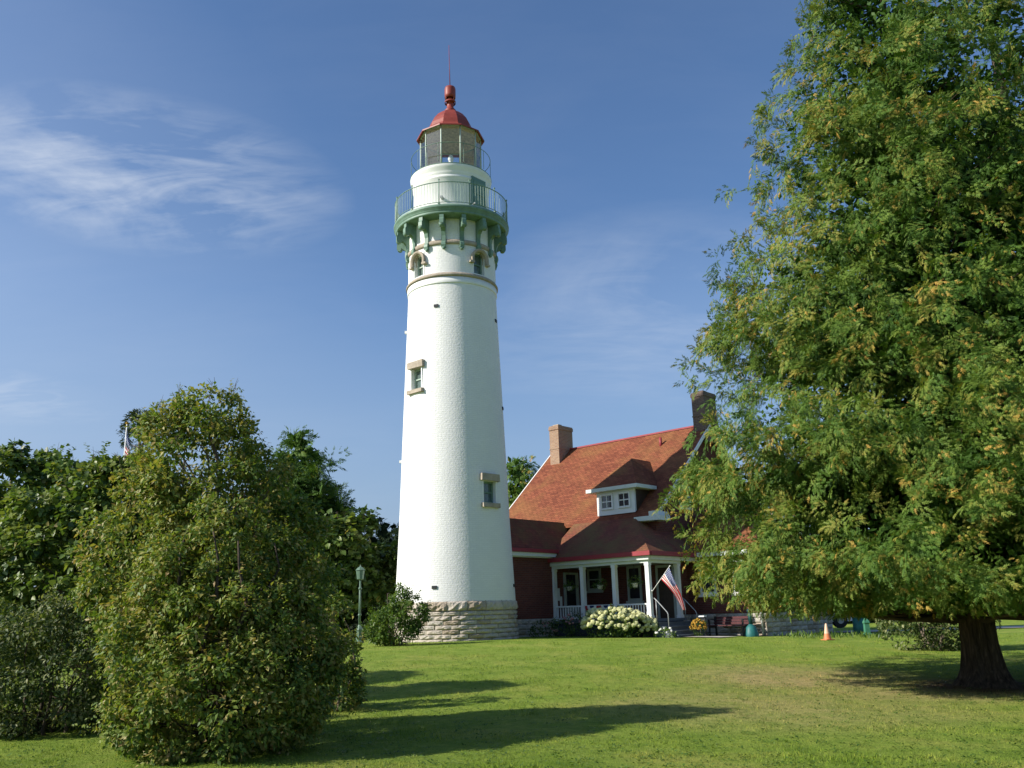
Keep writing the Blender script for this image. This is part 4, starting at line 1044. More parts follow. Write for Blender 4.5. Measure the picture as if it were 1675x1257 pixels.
# wing roof
b = MB(); we = 3.30
slab(b, [(3.9, 3.0, we), (8.05, 3.0, we), (6.0, 5.2, 5.0), (3.9, 5.2, 5.0)], 0.1); slab(b, [(8.05, 3.0, we), (8.05, 9.5, we), (6.0, 7.3, 5.0), (6.0, 5.2, 5.0)], 0.1); slab(b, [(8.05, 9.5, we), (3.9, 9.5, we), (3.9, 7.3, 5.0), (6.0, 7.3, 5.0)], 0.1); b.box(3.9, 6.0, 5.2, 7.3, 4.9, 4.99)
wr = b.build('wing_roof', M['shingle'], H)
b = MB(); b.box(5.06, 8.07, 2.97, 3.05, 3.08, 3.25); b.box(7.99, 8.07, 3.052, 9.5, 3.08, 3.25); b.build('eave_board', M['cream'], wr)
# downspout, handrails
b = MB(); b.tube([(7.62, 3.20, 3.1), (7.62, 3.20, 0.05)], 0.04, 8); b.build('downspout', M['white'], H)
for v in (-0.02, 1.95):
    b = MB(); b.tube([(4.98, v, 1.50), (5.10, v, 1.40), (5.52, v, 0.98), (5.56, v, 0.9), (5.56, v, 0.30)], 0.02, 8); b.tube([(5.06, v, 0.62), (5.06, v, 1.44)], 0.018, 8); b.build('handrail', M['steel'], H)

# ================================================================== THINGS ROUND THE HOUSE
cH, sH = math.cos(R(-42.6)), math.sin(R(-42.6))
def at_house(name, u, v, z, label, cat, group=None):
    x, y = on_house(u, v); return empty(name, (x, y, z), R(-42.6), label, cat, group)
# flag on the porch corner post
flag_mat_cache = {}
def flag_mat():
    m_, nt, out = new_mat('flag_canton'); L = nt.links
    uv = nd(nt, 'ShaderNodeUVMap'); uv.uv_map = 'flag'
    sp = nd(nt, 'ShaderNodeSeparateXYZ'); L.new(uv.outputs[0], sp.inputs[0])
    def mth(op, a, b=0.0):
        n = nd(nt, 'ShaderNodeMath', operation=op)
        for i, v in enumerate((a, b)):
            if isinstance(v, (int, float)): n.inputs[i].default_value = v
            else: L.new(v, n.inputs[i])
        return n.outputs[0]
    gx_ = mth('MULTIPLY', sp.outputs['X'], 6.0); gy_ = mth('MULTIPLY', sp.outputs['Y'], 9.0)
    row = mth('FLOOR', gy_); sh = mth('MULTIPLY', mth('MODULO', row, 2.0), 0.5)
    fx = mth('SUBTRACT', mth('FRACT', mth('ADD', gx_, sh)), 0.5); fy = mth('SUBTRACT', mth('FRACT', gy_), 0.5)
    d = mth('ADD', mth('MULTIPLY', fx, fx), mth('MULTIPLY', fy, fy))
    st = mth('LESS_THAN', d, 0.06)
    mx = nd(nt, 'ShaderNodeMix', data_type='RGBA'); L.new(st, mx.inputs['Factor']); mx.inputs['A'].default_value = (0.035, 0.055, 0.17, 1); mx.inputs['B'].default_value = (0.65, 0.65, 0.66, 1)
    bs = nd(nt, 'ShaderNodeBsdfPrincipled'); L.new(mx.outputs['Result'], bs.inputs['Base Color']); bs.inputs['Roughness'].default_value = 0.85
    L.new(bs.outputs[0], out.inputs[0]); return m_
M['canton'] = flag_mat()
def flag_mesh(fn, ns=39, nt_=40):
    """13 stripes: s runs down the hoist (0 top .. 1 bottom), t along the fly"""
    vs = [fn(i / ns, j / nt_) for i in range(ns + 1) for j in range(nt_ + 1)]
    fs = []; mi = []; uvs = []
    for i in range(ns):
        for j in range(nt_):
            fs.append((i * (nt_ + 1) + j, i * (nt_ + 1) + j + 1, (i + 1) * (nt_ + 1) + j + 1, (i + 1) * (nt_ + 1) + j))
            stripe = i * 13 // ns
            can = stripe < 7 and (j + 0.5) / nt_ < 0.42
            mi.append(2 if can else stripe % 2)
            for a, c in ((i, j), (i, j + 1), (i + 1, j + 1), (i + 1, j)): uvs += [c / nt_ / 0.42, a / ns / (7 / 13)]
    me = bpy.data.meshes.new('flag'); me.from_pydata(vs, [], fs)
    for k in ('cloth_red', 'cloth_white', 'canton'): me.materials.append(M[k])
    me.polygons.foreach_set('material_index', mi); me.polygons.foreach_set('use_smooth', [True] * len(fs))
    l = me.uv_layers.new(name='flag'); l.data.foreach_set('uv', uvs)
    return me
flg = at_house('flag', 4.90, 0.0, 1.74, 'American flag on slanted white staff from the porch corner post', 'flag')
p0 = Vector((0.0, 0.0, 0.0)); p1 = Vector((0.92, -0.10, 0.88))
b = MB(); b.tube([p0, p1], 0.014, 8); b.lathe([(0, 0), (0.03, 0.02), (0.03, 0.05), (0, 0.07)], 8, c=(0, 0)); 
b.tube([p1, p1 + (p1 - p0).normalized() * 0.05], [0.025, 0.012], 8)
b.build('staff', M['white'], flg)
def fl(s, t):
    h = p0.lerp(p1, 0.97 - 0.47 * s)
    top = [p0.lerp(p1, 0.97), Vector((1.06, 0.02, 0.30)), Vector((1.26, 0.06, -0.08)), Vector((1.36, 0.10, -0.70))]
    bot = [p0.lerp(p1, 0.50), Vector((0.72, 0.0, 0.22)), Vector((1.02, 0.05, -0.12)), Vector((1.27, 0.10, -0.72))]
    def bz(P): return P[0] * (1 - t) ** 3 + P[1] * 3 * t * (1 - t) ** 2 + P[2] * 3 * t * t * (1 - t) + P[3] * t ** 3
    p = bz(top).lerp(bz(bot), s)
    am = 0.075 * min(1, 2.2 * t)
    p += Vector((0.1, -1, 0.1)) * (am * math.sin(s * 13 + t * 2.0) + 0.03 * math.sin(t * 7))
    return p
o = bpy.data.objects.new('cloth', flag_mesh(fl)); COL.objects.link(o); o.parent = flg
# bunting on the railing
bun = at_house('bunting', 1.7, -0.075, 1.30, 'red white and blue pleated bunting hung on the porch railing', 'bunting')
for q, cu_ in enumerate((0.36, 1.05)):
    b = MB(); nseg = 28
    rad = [0, 0.11, 0.23, 0.345]
    for k in range(3):
        vs = []; fs = []
        for i in range(nseg + 1):
            a = math.pi + math.pi * i / nseg; pl_ = 0.018 * (1 if i % 2 else -1)
            for r_i in (rad[k], rad[k + 1]): vs.append((cu_ + math.cos(a) * r_i, pl_ * r_i / 0.345 - 0.02, math.sin(a) * r_i))
        fs = [(2 * i, 2 * i + 1, 2 * i + 3, 2 * i + 2) for i in range(nseg)]
        b.add(vs, fs, k)
    b.build('fan', [M['cloth_blue'], M['cloth_white'], M['cloth_red']], bun)
# hanging baskets
def basket(u, v, z, label, seed):
    r = at_house('hanging_basket', u, v, z, label, 'hanging plant', 'flower baskets hung in the porch openings')
    b = MB(); b.lathe([(0.0, -0.09), (0.09, -0.09), (0.13, 0.06), (0.14, 0.07), (0.12, 0.07), (0.0, 0.05)], 16); b.build('pot', M['pot'], r)
    b = MB()
    for k in range(3): b.tube([(0.12 * math.cos(k * 2.1), 0.12 * math.sin(k * 2.1), 0.07), (0, 0, 0.82 - (z - 2.0) * 0.0)], 0.004, 4)
    b.build('hanger', M['dark'], r)
    rng = np.random.default_rng(seed)
    cen, out = clusters_in(rng, [(0, 0, 0.16, 0.22, 0.22, 0.16), (0, 0, 0.05, 0.26, 0.24, 0.12)], 26)
    P = foliage(rng, cen, out, 0.08, 16, 0.06, tint0=0.4, yellow=0.0); leaf_obj('foliage', *P, LEAF_V, LEAF_F, M['leaf_small'], r)
basket(2.36, 0.12, 2.02, 'white hanging basket trailing greenery in the middle porch bay', 1)
basket(4.05, 0.12, 2.02, 'white hanging basket in the porch bay nearest the steps', 2)
basket(0.80, 0.12, 2.02, 'hanging basket in the leftmost porch bay in front of the screen door', 3)

def gz(x, y): return float(ground(x, y))
# bench
x, y = on_house(6.6, 2.55)
bn = empty('bench', (x, y, gz(x, y)), R(-42.6), 'maroon slatted bench against the grey stone foundation', 'bench')
b = MB(); b.box(-0.79, 0.79, -0.02, 0.02, 0, 0.085); sl = b.mesh('slat', M['maroon'])
for k, (dy, z) in enumerate(((0.20, 0.44), (0.225, 0.54), (0.25, 0.64))): inst('slat', sl, bn, (0, dy, z))
b = MB(); b.box(-0.79, 0.79, -0.05, 0.05, 0, 0.035); ss = b.mesh('seat_slat', M['maroon'])
for k in range(4): inst('seat_slat', ss, bn, (0, -0.26 + k * 0.115, 0.385))
b = MB(); b.box(-0.03, 0.03, -0.30, -0.25, 0, 0.60); b.box(-0.03, 0.03, 0.19, 0.25, 0, 0.74); b.box(-0.03, 0.03, -0.25, 0.19, 0.33, 0.38); b.box(-0.035, 0.035, -0.33, 0.2, 0.60, 0.64); lg = b.mesh('leg', M['dark'])
for u in (-0.72, 0.72): inst('leg', lg, bn, (u, 0, 0))
# teal iron post beside bench
x, y = on_house(7.55, 2.45)
tp = empty('iron_post', (x, y, gz(x, y)), 0, 'teal cast iron post with flared bell base at the right end of the bench', 'post')
b = MB(); b.lathe([(0.26, -0.02), (0.27, 0.06), (0.23, 0.18), (0.19, 0.34), (0.12, 0.40), (0.06, 0.46)], 20); b.build('base', M['teal'], tp)
b = MB(); b.tube([(0, 0, 0.44), (0, 0, 0.95)], [0.075, 0.07], 12); b.lathe([(0.0, 1.02), (0.10, 0.98), (0.11, 0.90), (0.07, 0.86)], 14); b.build('shaft', mat('dark_teal_paint', (0.012, 0.06, 0.06), 0.5), tp)
# dark stand with pale top
x, y = on_house(6.05, 1.55)
st_ = empty('sign_stand', (x, y, gz(x, y)), R(-42.6), 'small dark stand with pale flat top to the right of the steps', 'stand')
b = MB(); b.box(-0.13, 0.13, -0.10, 0.10, 0.72, 0.77); b.build('top', M['paper'], st_)
b = MB()
for dx in (-0.11, 0.11): b.box(dx - 0.02, dx + 0.02, -0.03, 0.03, 0, 0.72)
b.box(-0.11, 0.11, -0.02, 0.02, 0.56, 0.70); b.build('frame', M['dark'], st_)

def flower_plant(name, label, cat, x, y, ells, ncl, per, crad, ls, mleaf, seed, blooms, bm_name, brad, group=None, zmin=0.1, tint0=0.45):
    root = empty(name, (x, y, gz(x, y)), 0, label, cat, group); rng = np.random.default_rng(seed)
    cen, out = clusters_in(rng, ells, ncl, surf=0.8); ok = cen[:, 2] > 0.03; cen, out = cen[ok], out[ok]
    P = foliage(rng, cen, out, crad, per, ls, tint0=tint0, yellow=0.02); ok = P[0][:, 2] > 0.01
    leaf_obj('foliage', *[p[ok] for p in P], LEAF_V, LEAF_F, M[mleaf], root)
    ms = []
    for v in range(4):
        bme_ = bpy.data.meshes.new('blossom'); import bmesh as _b
        bm = _b.new(); _b.ops.create_icosphere(bm, subdivisions=2, radius=1.0)
        for w in bm.verts: w.co *= rng.uniform(0.78, 1.12); w.co.z *= 0.86
        bm.to_mesh(bme_); bm.free(); bme_.materials.append(M[bm_name]); ms.append(bme_)
    view = np.array([-x, -y, 0.0]); view /= np.linalg.norm(view)
    k = 0; placed = []
    for _ in range(blooms * 40):
        if k >= blooms: break
        e = ells[rng.integers(0, len(ells))]; d = unit(rng, 1)[0]
        if d @ view < -0.25 or d[2] < -0.3: continue
        p = np.array(e[:3]) + d * np.array(e[3:6]) * rng.uniform(0.96, 1.10)
        if p[2] < zmin: continue
        if any((((p - np.array(q[:3])) / np.array(q[3:6])) ** 2).sum() < 0.75 for q in ells): continue
        if any(np.linalg.norm(p - q) < brad * 1.12 for q in placed): continue
        placed.append(p); o = inst('blossom', ms[k % 4], root, p, rng.uniform(0, 6)); s_ = brad * rng.uniform(0.75, 1.3); o.scale = (s_, s_, s_); k += 1
    return root
flower_plant('hydrangea', 'rounded hydrangea bush covered in cream green flower heads before the porch', 'hydrangea', 3.72, 34.6,
             [(-0.55, 0, 0.5, 0.75, 0.6, 0.52), (0.35, -0.05, 0.46, 0.75, 0.6, 0.46), (-0.05, 0.0, 0.55, 0.75, 0.6, 0.52), (0.95, 0.1, 0.36, 0.5, 0.5, 0.36)], 150, 16, 0.16, 0.10, 'leaf_small', 8, 120, 'blossom', 0.10, zmin=0.12, tint0=0.3)
flower_plant('garden_plant', 'dark leafy plant with dusty pink flowers at the left porch post', 'plant', 2.0, 36.2,
             [(-0.3, 0, 0.35, 0.4, 0.3, 0.38), (0.25, 0, 0.42, 0.45, 0.3, 0.48)], 50, 18, 0.14, 0.09, 'leaf_tree', 9, 16, 'pink', 0.055, tint0=0.25)
flower_plant('garden_plant', 'low dark plant at the foot of the passage wall beside the tower', 'plant', 0.95, 36.0,
             [(0, 0, 0.25, 0.5, 0.3, 0.3)], 36, 18, 0.13, 0.085, 'leaf_tree', 10, 8, 'pink', 0.045, tint0=0.2)
x, y = on_house(6.15, 1.05)
flower_plant('chrysanthemum', 'golden yellow chrysanthemum beside the porch steps', 'flowers', x, y,
             [(0, 0, 0.36, 0.27, 0.27, 0.26)], 40, 14, 0.08, 0.06, 'leaf_small', 12, 60, 'yellow', 0.04, tint0=0.3)
x, y = on_house(5.75, -0.55)
flower_plant('garden_plant', 'small pale flowering plant at the foot of the stair handrail', 'plant', x, y,
             [(0, 0, 0.16, 0.35, 0.25, 0.18)], 26, 14, 0.09, 0.07, 'leaf_small', 13, 9, 'cloth_white', 0.045)
# walkway slab
x, y = on_house(6.9, 0.9)
wv = []
for i in range(9):
    for j in range(3):
        px2, py2 = on_house(5.98 + i * 0.2, 0.1 + j * 0.65); wv.append((px2, py2, gz(px2, py2) + 0.03))
wb = MB(); wb.add(wv, [(i * 3 + j, (i + 1) * 3 + j, (i + 1) * 3 + j + 1, i * 3 + j + 1) for i in range(8) for j in range(2)]); wb.build('walkway', M['concrete'], kind='structure')
# traffic cone
cx_, cy_ = 9.93, 30.0
cone = empty('traffic_cone', (cx_, cy_, gz(cx_, cy_)), 0.3, 'sun bleached orange traffic cone standing on the lawn', 'traffic cone'); cone.scale = (0.86, 0.86, 0.86)
b = MB(); b.lathe([(0.145, 0.03), (0.12, 0.16), (0.10, 0.24)], 24); b.lathe([(0.10, 0.24), (0.045, 0.55), (0.028, 0.60), (0.0, 0.605)], 24, mi=1); b.build('body', [M['orange'], M['orange_pale']], cone)
b = MB(); b.box(-0.18, 0.18, -0.18, 0.18, 0, 0.03); b.build('base', M['orange'], cone)
# lamp posts
def lamp(x, y, h, label, mk, seg):
    r = empty('lamp_post', (x, y, gz(x, y)), 0, label, 'lamp post')
    b = MB(); b.lathe([(0.17, -0.05), (0.17, 0.06), (0.13, 0.10), (0.12, 0.42), (0.15, 0.46), (0.14, 0.50), (0.06, 0.62), (0.045, 0.66)], seg, smooth=seg > 8, phase=R(45)); b.build('base', M[mk], r)
    b = MB(); b.tube([(0, 0, 0.6), (0, 0, h)], [0.048, 0.032], 12)
    for z in (1.0, h - 0.3): b.lathe([(0.035, z - 0.05), (0.065, z - 0.02), (0.065, z + 0.02), (0.035, z + 0.05)], 12)
    b.build('pole', M[mk], r)
    b = MB(); b.lathe([(0.05, h), (0.12, h + 0.04), (0.16, h + 0.35), (0.0, h + 0.36)], 8, smooth=False); b.build('lantern', M[mk], r)
    b = MB(); b.lathe([(0.19, h + 0.362), (0.10, h + 0.46), (0.03, h + 0.5), (0.0, h + 0.58)], 8, smooth=False); b.build('cap', M[mk], r)
lamp(-5.85, 34.0, 2.25, 'slender pale green lamp post against the dark trees left of the tower', 'lamp_pale', 8)
lamp(13.1, 35.0, 3.2, 'dark green lamp post with square pedestal behind the big cedar branches', 'lamp_green', 4)
x, y = 13.55, 37.0
tb_ = empty('barrel', (x, y, gz(x, y)), 0, 'teal round barrel beside the green lamp post pedestal', 'barrel')
b = MB(); b.lathe([(0.0, 0.0), (0.21, 0.0), (0.23, 0.2), (0.22, 0.66), (0.0, 0.67)], 20); b.build('body', M['teal'], tb_)
b = MB(); b.lathe([(0.225, 0.20), (0.245, 0.22), (0.225, 0.25)], 20); b.build('hoop', M['teal'], tb_); 
b = MB(); b.lathe([(0.24, 0.671), (0.24, 0.73), (0.1, 0.79), (0.0, 0.79)], 20); b.build('lid', M['lamp_pale'], tb_)
# parked car behind the house corner
car = empty('parked_car', (12.75, 41.6, gz(12.9, 41.6) + 0.16), R(8), 'white parked car half hidden behind the house corner and cedar', 'car')
body = [(-2.1, 0.35), (-2.15, 0.75), (-1.95, 0.98), (-1.0, 1.05), (-0.55, 1.42), (1.0, 1.46), (1.75, 1.05), (2.1, 0.98), (2.15, 0.55), (2.1, 0.32), (1.75, 0.28), (-1.75, 0.28)]
b = MB(); b.prism([(x, -0.85, z) for x, z in body], (0, 1.7, 0)); cb = b.build('body', M['car_white'], car)
b = MB()
b.prism([(-0.75, -0.862, 1.06), (0.2, -0.862, 1.06), (0.2, -0.862, 1.38), (-0.5, -0.862, 1.38)], (0, 0.01, 0)); b.prism([(0.28, -0.862, 1.06), (1.5, -0.862, 1.06), (1.0, -0.862, 1.38), (0.28, -0.862, 1.38)], (0, 0.01, 0)); b.build('side_window', M['dark_pane'], car)
b = MB(); b.tube([(0, -0.1, 0), (0, 0.1, 0)], 0.33, 20); b.tube([(0, -0.105, 0), (0, 0.105, 0)], 0.15, 16, mi=1); wm = b.mesh('wheel', [M['tyre'], M['steel']])
for wx in (-1.35, 1.35):
    for wy in (-0.78, 0.78): inst('wheel', wm, car, (wx, wy, 0.33))
b = MB(); b.box(2.08, 2.17, -0.75, -0.45, 0.70, 0.88); b.build('tail_light', M['red_gutter'], car)

# flagpole far left with a limp flag
fx_, fy_ = -19.9, 45.0
fp = empty('flagpole', (fx_, fy_, gz(fx_, fy_)), 0, 'tall white flagpole rising behind the left trees', 'flagpole')
b = MB(); b.tube([(0, 0, -0.1), (0, 0, 10.9)], [0.06, 0.03], 10); b.build('pole', M['white'], fp)
b = MB(); b.lathe([(0, 10.88), (0.09, 10.97), (0, 11.06)], 10); b.build('finial', M['yellow'], fp)
lf = empty('flag', (fx_, fy_, gz(fx_, fy_)), 0, 'limp American flag hanging down the far flagpole', 'flag')
def lfn(s, t):
    z = 10.65 - s * 1.45 - t * (1.5 - 0.35 * s)
    x = 0.04 + 0.46 * min(1, t * 2.4) * (0.45 + 0.5 * s) * (1 + 0.12 * math.sin(9 * s))
    y = -0.05 + 0.10 * math.sin(s * 15 + t * 2.5) * min(1, t * 3) - 0.05 * t
    return (x * (1 - 0.25 * t), y, z)
o = bpy.data.objects.new('cloth', flag_mesh(lfn)); COL.objects.link(o); o.parent = lf

# ================================================================== TREES AND SHRUBS
# the big cedar at the right
CX, CY = 8.63, 17.5
cprof = [(1.5, 2.6), (1.7, 4.4), (2.0, 4.8), (2.5, 5.05), (3.2, 5.25), (3.9, 5.2), (4.6, 5.05), (5.4, 4.85), (6.3, 4.6), (7.2, 4.45), (8.0, 4.2), (8.8, 3.95), (10.1, 3.45), (11.5, 2.95), (12.6, 2.5), (13.6, 2.1), (14.6, 1.75), (16.0, 0.9), (17.3, 0.2)]
def cedar_az(rng):
    return rng.uniform(0, 2 * math.pi)
conifer('cedar_tree', 'huge green and yellow cedar with thick dark trunk filling the right side', 'tree', (CX, CY, gz(CX, CY)), cprof, 580, 0.105, 65, 'leaf_cedar', 21, 0.42, flat=0.8,
        droop=0.42, tint0=0.46, yellow=0.085, inner=0.42, step=0.92, sig=1.0, zcut=1.32, inside=36, lowboost=1.1,  az=cedar_az, cull_back=0.85,
        flare=([-0.3, 0.0, 0.1, 0.2, 0.4, 0.75, 1.2, 2.4, 5, 10, 17], [0.68, 0.56, 0.47, 0.405, 0.35, 0.318, 0.305, 0.29, 0.24, 0.15, 0.02]), trunk_top=16.6, mbark='bark_cedar')
b_ = (12.2, 19.5)
conifer('cedar_tree', 'second cedar crown at the right edge behind the big cedar', 'tree', (*b_, gz(*b_)), [(1.6, 2.0), (3, 3.2), (8, 3.1), (12, 2.6), (15, 2.0), (18.0, 0.2)], 150, 0.17, 26, 'leaf_cedar', 22, 0.30, inside=9,
        droop=0.8, tint0=0.28, yellow=0.05, inner=0.4, step=0.55, cull_back=0.7)

# left foreground: big lilac shrub and the trees around it
broad_tree('lilac_shrub', 'dense rounded shrub with small leaves nearest the camera at left', 'shrub', (-3.45, 10.9, gz(-3.45, 10.9)),
           [(-3.5, 10.9, 0.25, 1.15, 0.95, 0.92), (-2.85, 11.0, 0.50, 0.60, 0.7, 0.88), (-4.3, 11.1, 0.85, 0.50, 0.6, 0.95), (-3.95, 10.9, 1.45, 0.48, 0.55, 0.75), (-3.05, 11.1, 1.0, 0.50, 0.55, 0.65), (-3.45, 10.6, 0.9, 0.5, 0.5, 0.6), (-3.4, 11.2, 1.65, 0.45, 0.5, 0.5), (-3.45, 10.3, 0.10, 0.8, 0.4, 0.5), (-3.7, 11.3, 1.95, 0.5, 0.4, 0.55), (-2.9, 11.5, 1.5, 0.45, 0.4, 0.5)], 420, 130, 0.20, 0.068, 'leaf_bush', 31, mbark='bark',
           trunk_r=0.05, stems=6, nl=40, tint0=0.55, yellow=0.09, surf=0.80, shoots=520, shoot_len=0.42)
broad_tree('leafy_tree', 'tallest leafy tree of the left group with a crooked trunk showing', 'tree', (-3.9, 12.4, gz(-3.9, 12.4)),
           [(-4.35, 12.35, 3.1, 0.78, 0.9, 0.85), (-4.30, 12.4, 3.85, 0.42, 0.5, 0.36), (-4.75, 12.3, 3.3, 0.48, 0.6, 0.55), (-5.0, 12.2, 2.0, 0.72, 0.8, 1.05), (-3.65, 12.5, 2.7, 0.62, 0.8, 0.72), (-3.35, 12.7, 1.75, 0.75, 0.8, 0.95), (-4.6, 12.3, 1.3, 0.85, 0.9, 0.9), (-3.85, 12.9, 2.0, 0.8, 0.5, 0.8), (-4.45, 11.95, 2.55, 0.55, 0.4, 0.5)], 430, 100, 0.22, 0.078, 'leaf_bush', 32,
           trunk_r=0.11, top=(-4.3, 12.4, 3.6), nl=44, tint0=0.55, yellow=0.08, twigs=34, surf=0.62, shoots=420, shoot_len=0.34)
broad_tree('broadleaf_tree', 'broad leaved tree left of the tallest one with a rounded top', 'tree', (-7.5, 16.2, gz(-7.5, 16.2)),
           [(-7.95, 16.2, 3.0, 0.85, 1.0, 0.95), (-7.05, 16.2, 3.15, 0.75, 0.9, 0.8), (-7.5, 16.0, 1.9, 1.5, 1.2, 1.25), (-8.4, 16, 1.7, 1.0, 1.0, 1.2)], 260, 95, 0.27, 0.105, 'leaf_tree', 33,
           trunk_r=0.12, nl=36, tv=MAPLE_V, tf=MAPLE_F, tint0=0.50, yellow=0.04, twigs=8, shoots=160, shoot_len=0.5)
broad_tree('broadleaf_tree', 'broad leaved tree at the left edge of the photograph', 'tree', (-10.3, 18.3, gz(-10.3, 18.3)),
           [(-10.4, 18.3, 3.3, 1.5, 1.5, 1.35), (-10.2, 18.0, 1.7, 1.7, 1.4, 1.4)], 220, 95, 0.30, 0.115, 'leaf_tree', 34,
           trunk_r=0.14, nl=36, tv=MAPLE_V, tf=MAPLE_F, tint0=0.46, yellow=0.04, twigs=6, shoots=120, shoot_len=0.5)
broad_tree('hedge_shrub', 'low shrub with pale small leaves under the left trees', 'shrub', (-6.7, 13.3, gz(-6.7, 13.3)),
           [(-6.7, 13.3, 0.35, 0.95, 0.75, 0.95), (-7.5, 13.4, 0.35, 0.8, 0.7, 0.9), (-5.95, 13.6, 0.5, 0.55, 0.6, 1.0)], 190, 140, 0.26, 0.065, 'leaf_pale', 35, mbark='bark',
           trunk_r=0.03, stems=5, nl=24, tint0=0.40, yellow=0.05, surf=0.7, shoots=160, shoot_len=0.35)
broad_tree('hedge_shrub', 'small lit shrub peeking out right of the nearest shrub', 'shrub', (-3.0, 15.2, gz(-3.0, 15.2)),
           [(-3.15, 15.2, 0.75, 0.42, 0.45, 0.62), (-3.05, 15.2, 0.2, 0.5, 0.5, 0.6)], 60, 70, 0.18, 0.085, 'leaf_bush', 36,
           trunk_r=0.025, stems=4, nl=16, tint0=0.5, yellow=0.08, surf=0.9)
conifer('feathery_conifer', 'feathery green conifer top rising behind the left trees', 'tree', (-11.2, 46.0, gz(-11.2, 46.0)), [(0.5, 3.2), (3.2, 3.0), (6.3, 2.1), (8.6, 1.3), (10.2, 0.25)], 110, 0.34, 26, 'leaf_cedar', 37, 0.2,
        droop=0.3, tint0=0.24, yellow=0.01, inner=0.3, step=0.5, inside=14, trunk_top=8.8, flat=0.9)
broad_tree('maple_tree', 'large leaved tree beside the feathery conifer left of the tower', 'tree', (-8.0, 39.5, gz(-8.0, 39.5)),
           [(-7.4, 39.5, 4.1, 1.35, 1.5, 1.35), (-8.7, 39.5, 3.8, 1.6, 1.5, 1.6), (-10.2, 39.5, 3.2, 1.7, 1.5, 2.0), (-7.6, 39.5, 3.0, 1.5, 1.4, 1.2), (-6.4, 39.8, 3.0, 1.1, 1.2, 1.3)], 190, 55, 0.48, 0.27, 'leaf_tree', 38,
           trunk_r=0.18, nl=30, tv=MAPLE_V, tf=MAPLE_F, tint0=0.20, yellow=0.01, twigs=6, shoots=90, shoot_len=0.8)
broad_tree('young_tree', 'small bright multi stemmed tree in front of the lighthouse base', 'tree', (-3.95, 30.2, gz(-3.95, 30.2)),
           [(-4.0, 30.2, 0.75, 0.78, 0.6, 0.62), (-3.55, 30.2, 1.15, 0.55, 0.5, 0.55), (-3.85, 30.2, 1.65, 0.22, 0.25, 0.4), (-4.45, 30.2, 0.75, 0.45, 0.45, 0.5)], 150, 52, 0.17, 0.095, 'leaf_small', 39,
           trunk_r=0.03, stems=5, nl=30, tint0=0.45, yellow=0.02, surf=0.8, shoots=90, shoot_len=0.4)
# wood behind the lamp post, its shade put into dark foliage: each conifer on its own
wl_ = ['dark spruce closest to the tower in the row behind the lamp post', 'dark spruce directly behind the lamp post', 'dark spruce just left of the lamp post', 'dark spruce hidden mostly behind the left trees',
       'tall dark spruce behind the feathery conifer', 'dark spruce behind the leftmost trees']
for i, (x, y, h, rr) in enumerate(((-4.6, 45.0, 6.0, 2.5), (-7.0, 46.5, 6.0, 2.6), (-9.4, 46.0, 6.0, 2.6), (-14.2, 47.5, 6.6, 2.6), (-16.8, 46.0, 6.2, 2.6), (-21.5, 47.0, 6.4, 2.6))):
    conifer('spruce_tree', wl_[i], 'tree', (x, y, gz(x, y)), [(0.05, rr), (1.5, rr), (h * 0.55, rr * 0.7), (h * 0.85, rr * 0.3), (h, 0.1)], 70, 0.40, 13, 'leaf_dark', 50 + i, 0.16,
            droop=0.35, tint0=0.4, yellow=0.0, inner=0.3, step=0.7, inside=6, group='dark spruces behind the lamp post', cull_back=0.6)
# tree showing between tower and roof
conifer('roadside_conifer', 'yellowish green tree showing between the tower and the house roof', 'tree', (0.1, 60.0, 0.15), [(2, 2.0), (6, 1.9), (8.5, 1.4), (10.0, 0.8), (10.9, 0.2)], 110, 0.40, 26, 'leaf_cedar', 60, 0.25,
        droop=0.4, tint0=0.42, yellow=0.05, inner=0.4, step=0.6, inside=8)
# distant pine behind the flagpole
pr = empty('pine_tree', (-26.4, 60.0, 0.15), 0, 'distant pine with bare upper trunk behind the flagpole', 'tree')
rng = np.random.default_rng(61)
b = MB(); b.tube([(0, 0, -0.1), (0.3, 0, 6), (0.9, 0, 12), (0.7, 0, 15.0)], [0.3, 0.22, 0.12, 0.04], 10)
cen = []; out = []
for z, n, sp in ((14.6, 9, 0.7), (13.7, 10, 1.2), (12.9, 6, 1.5), (11.4, 7, 1.6), (10.2, 7, 1.7), (9.2, 8, 1.9), (8.0, 8, 2.2)):
    for k in range(n):
        a = rng.uniform(0, 2 * math.pi); q = sp * rng.uniform(0.35, 1.0); e = Vector((0.75 + math.cos(a) * q, math.sin(a) * q, z + rng.uniform(-.3, .35)))
        b.tube([(0.8, 0, z - 0.25), e], [0.04, 0.012], 5, cap=False); cen.append(e); out.append((math.cos(a), math.sin(a), 0.4))
b.build('trunk', M['bark_grey'], pr)
P = foliage(rng, np.array(cen), np.array(out), 0.45, 70, 0.26, tint0=0.4, yellow=0.0)
leaf_obj('crown', *P, [(0, 0.10, 0), (1, 0, 0), (0, -0.10, 0), (0.1, 0, 0.2)], [(0, 2, 1), (0, 1, 3)], M['leaf_pine'], pr)
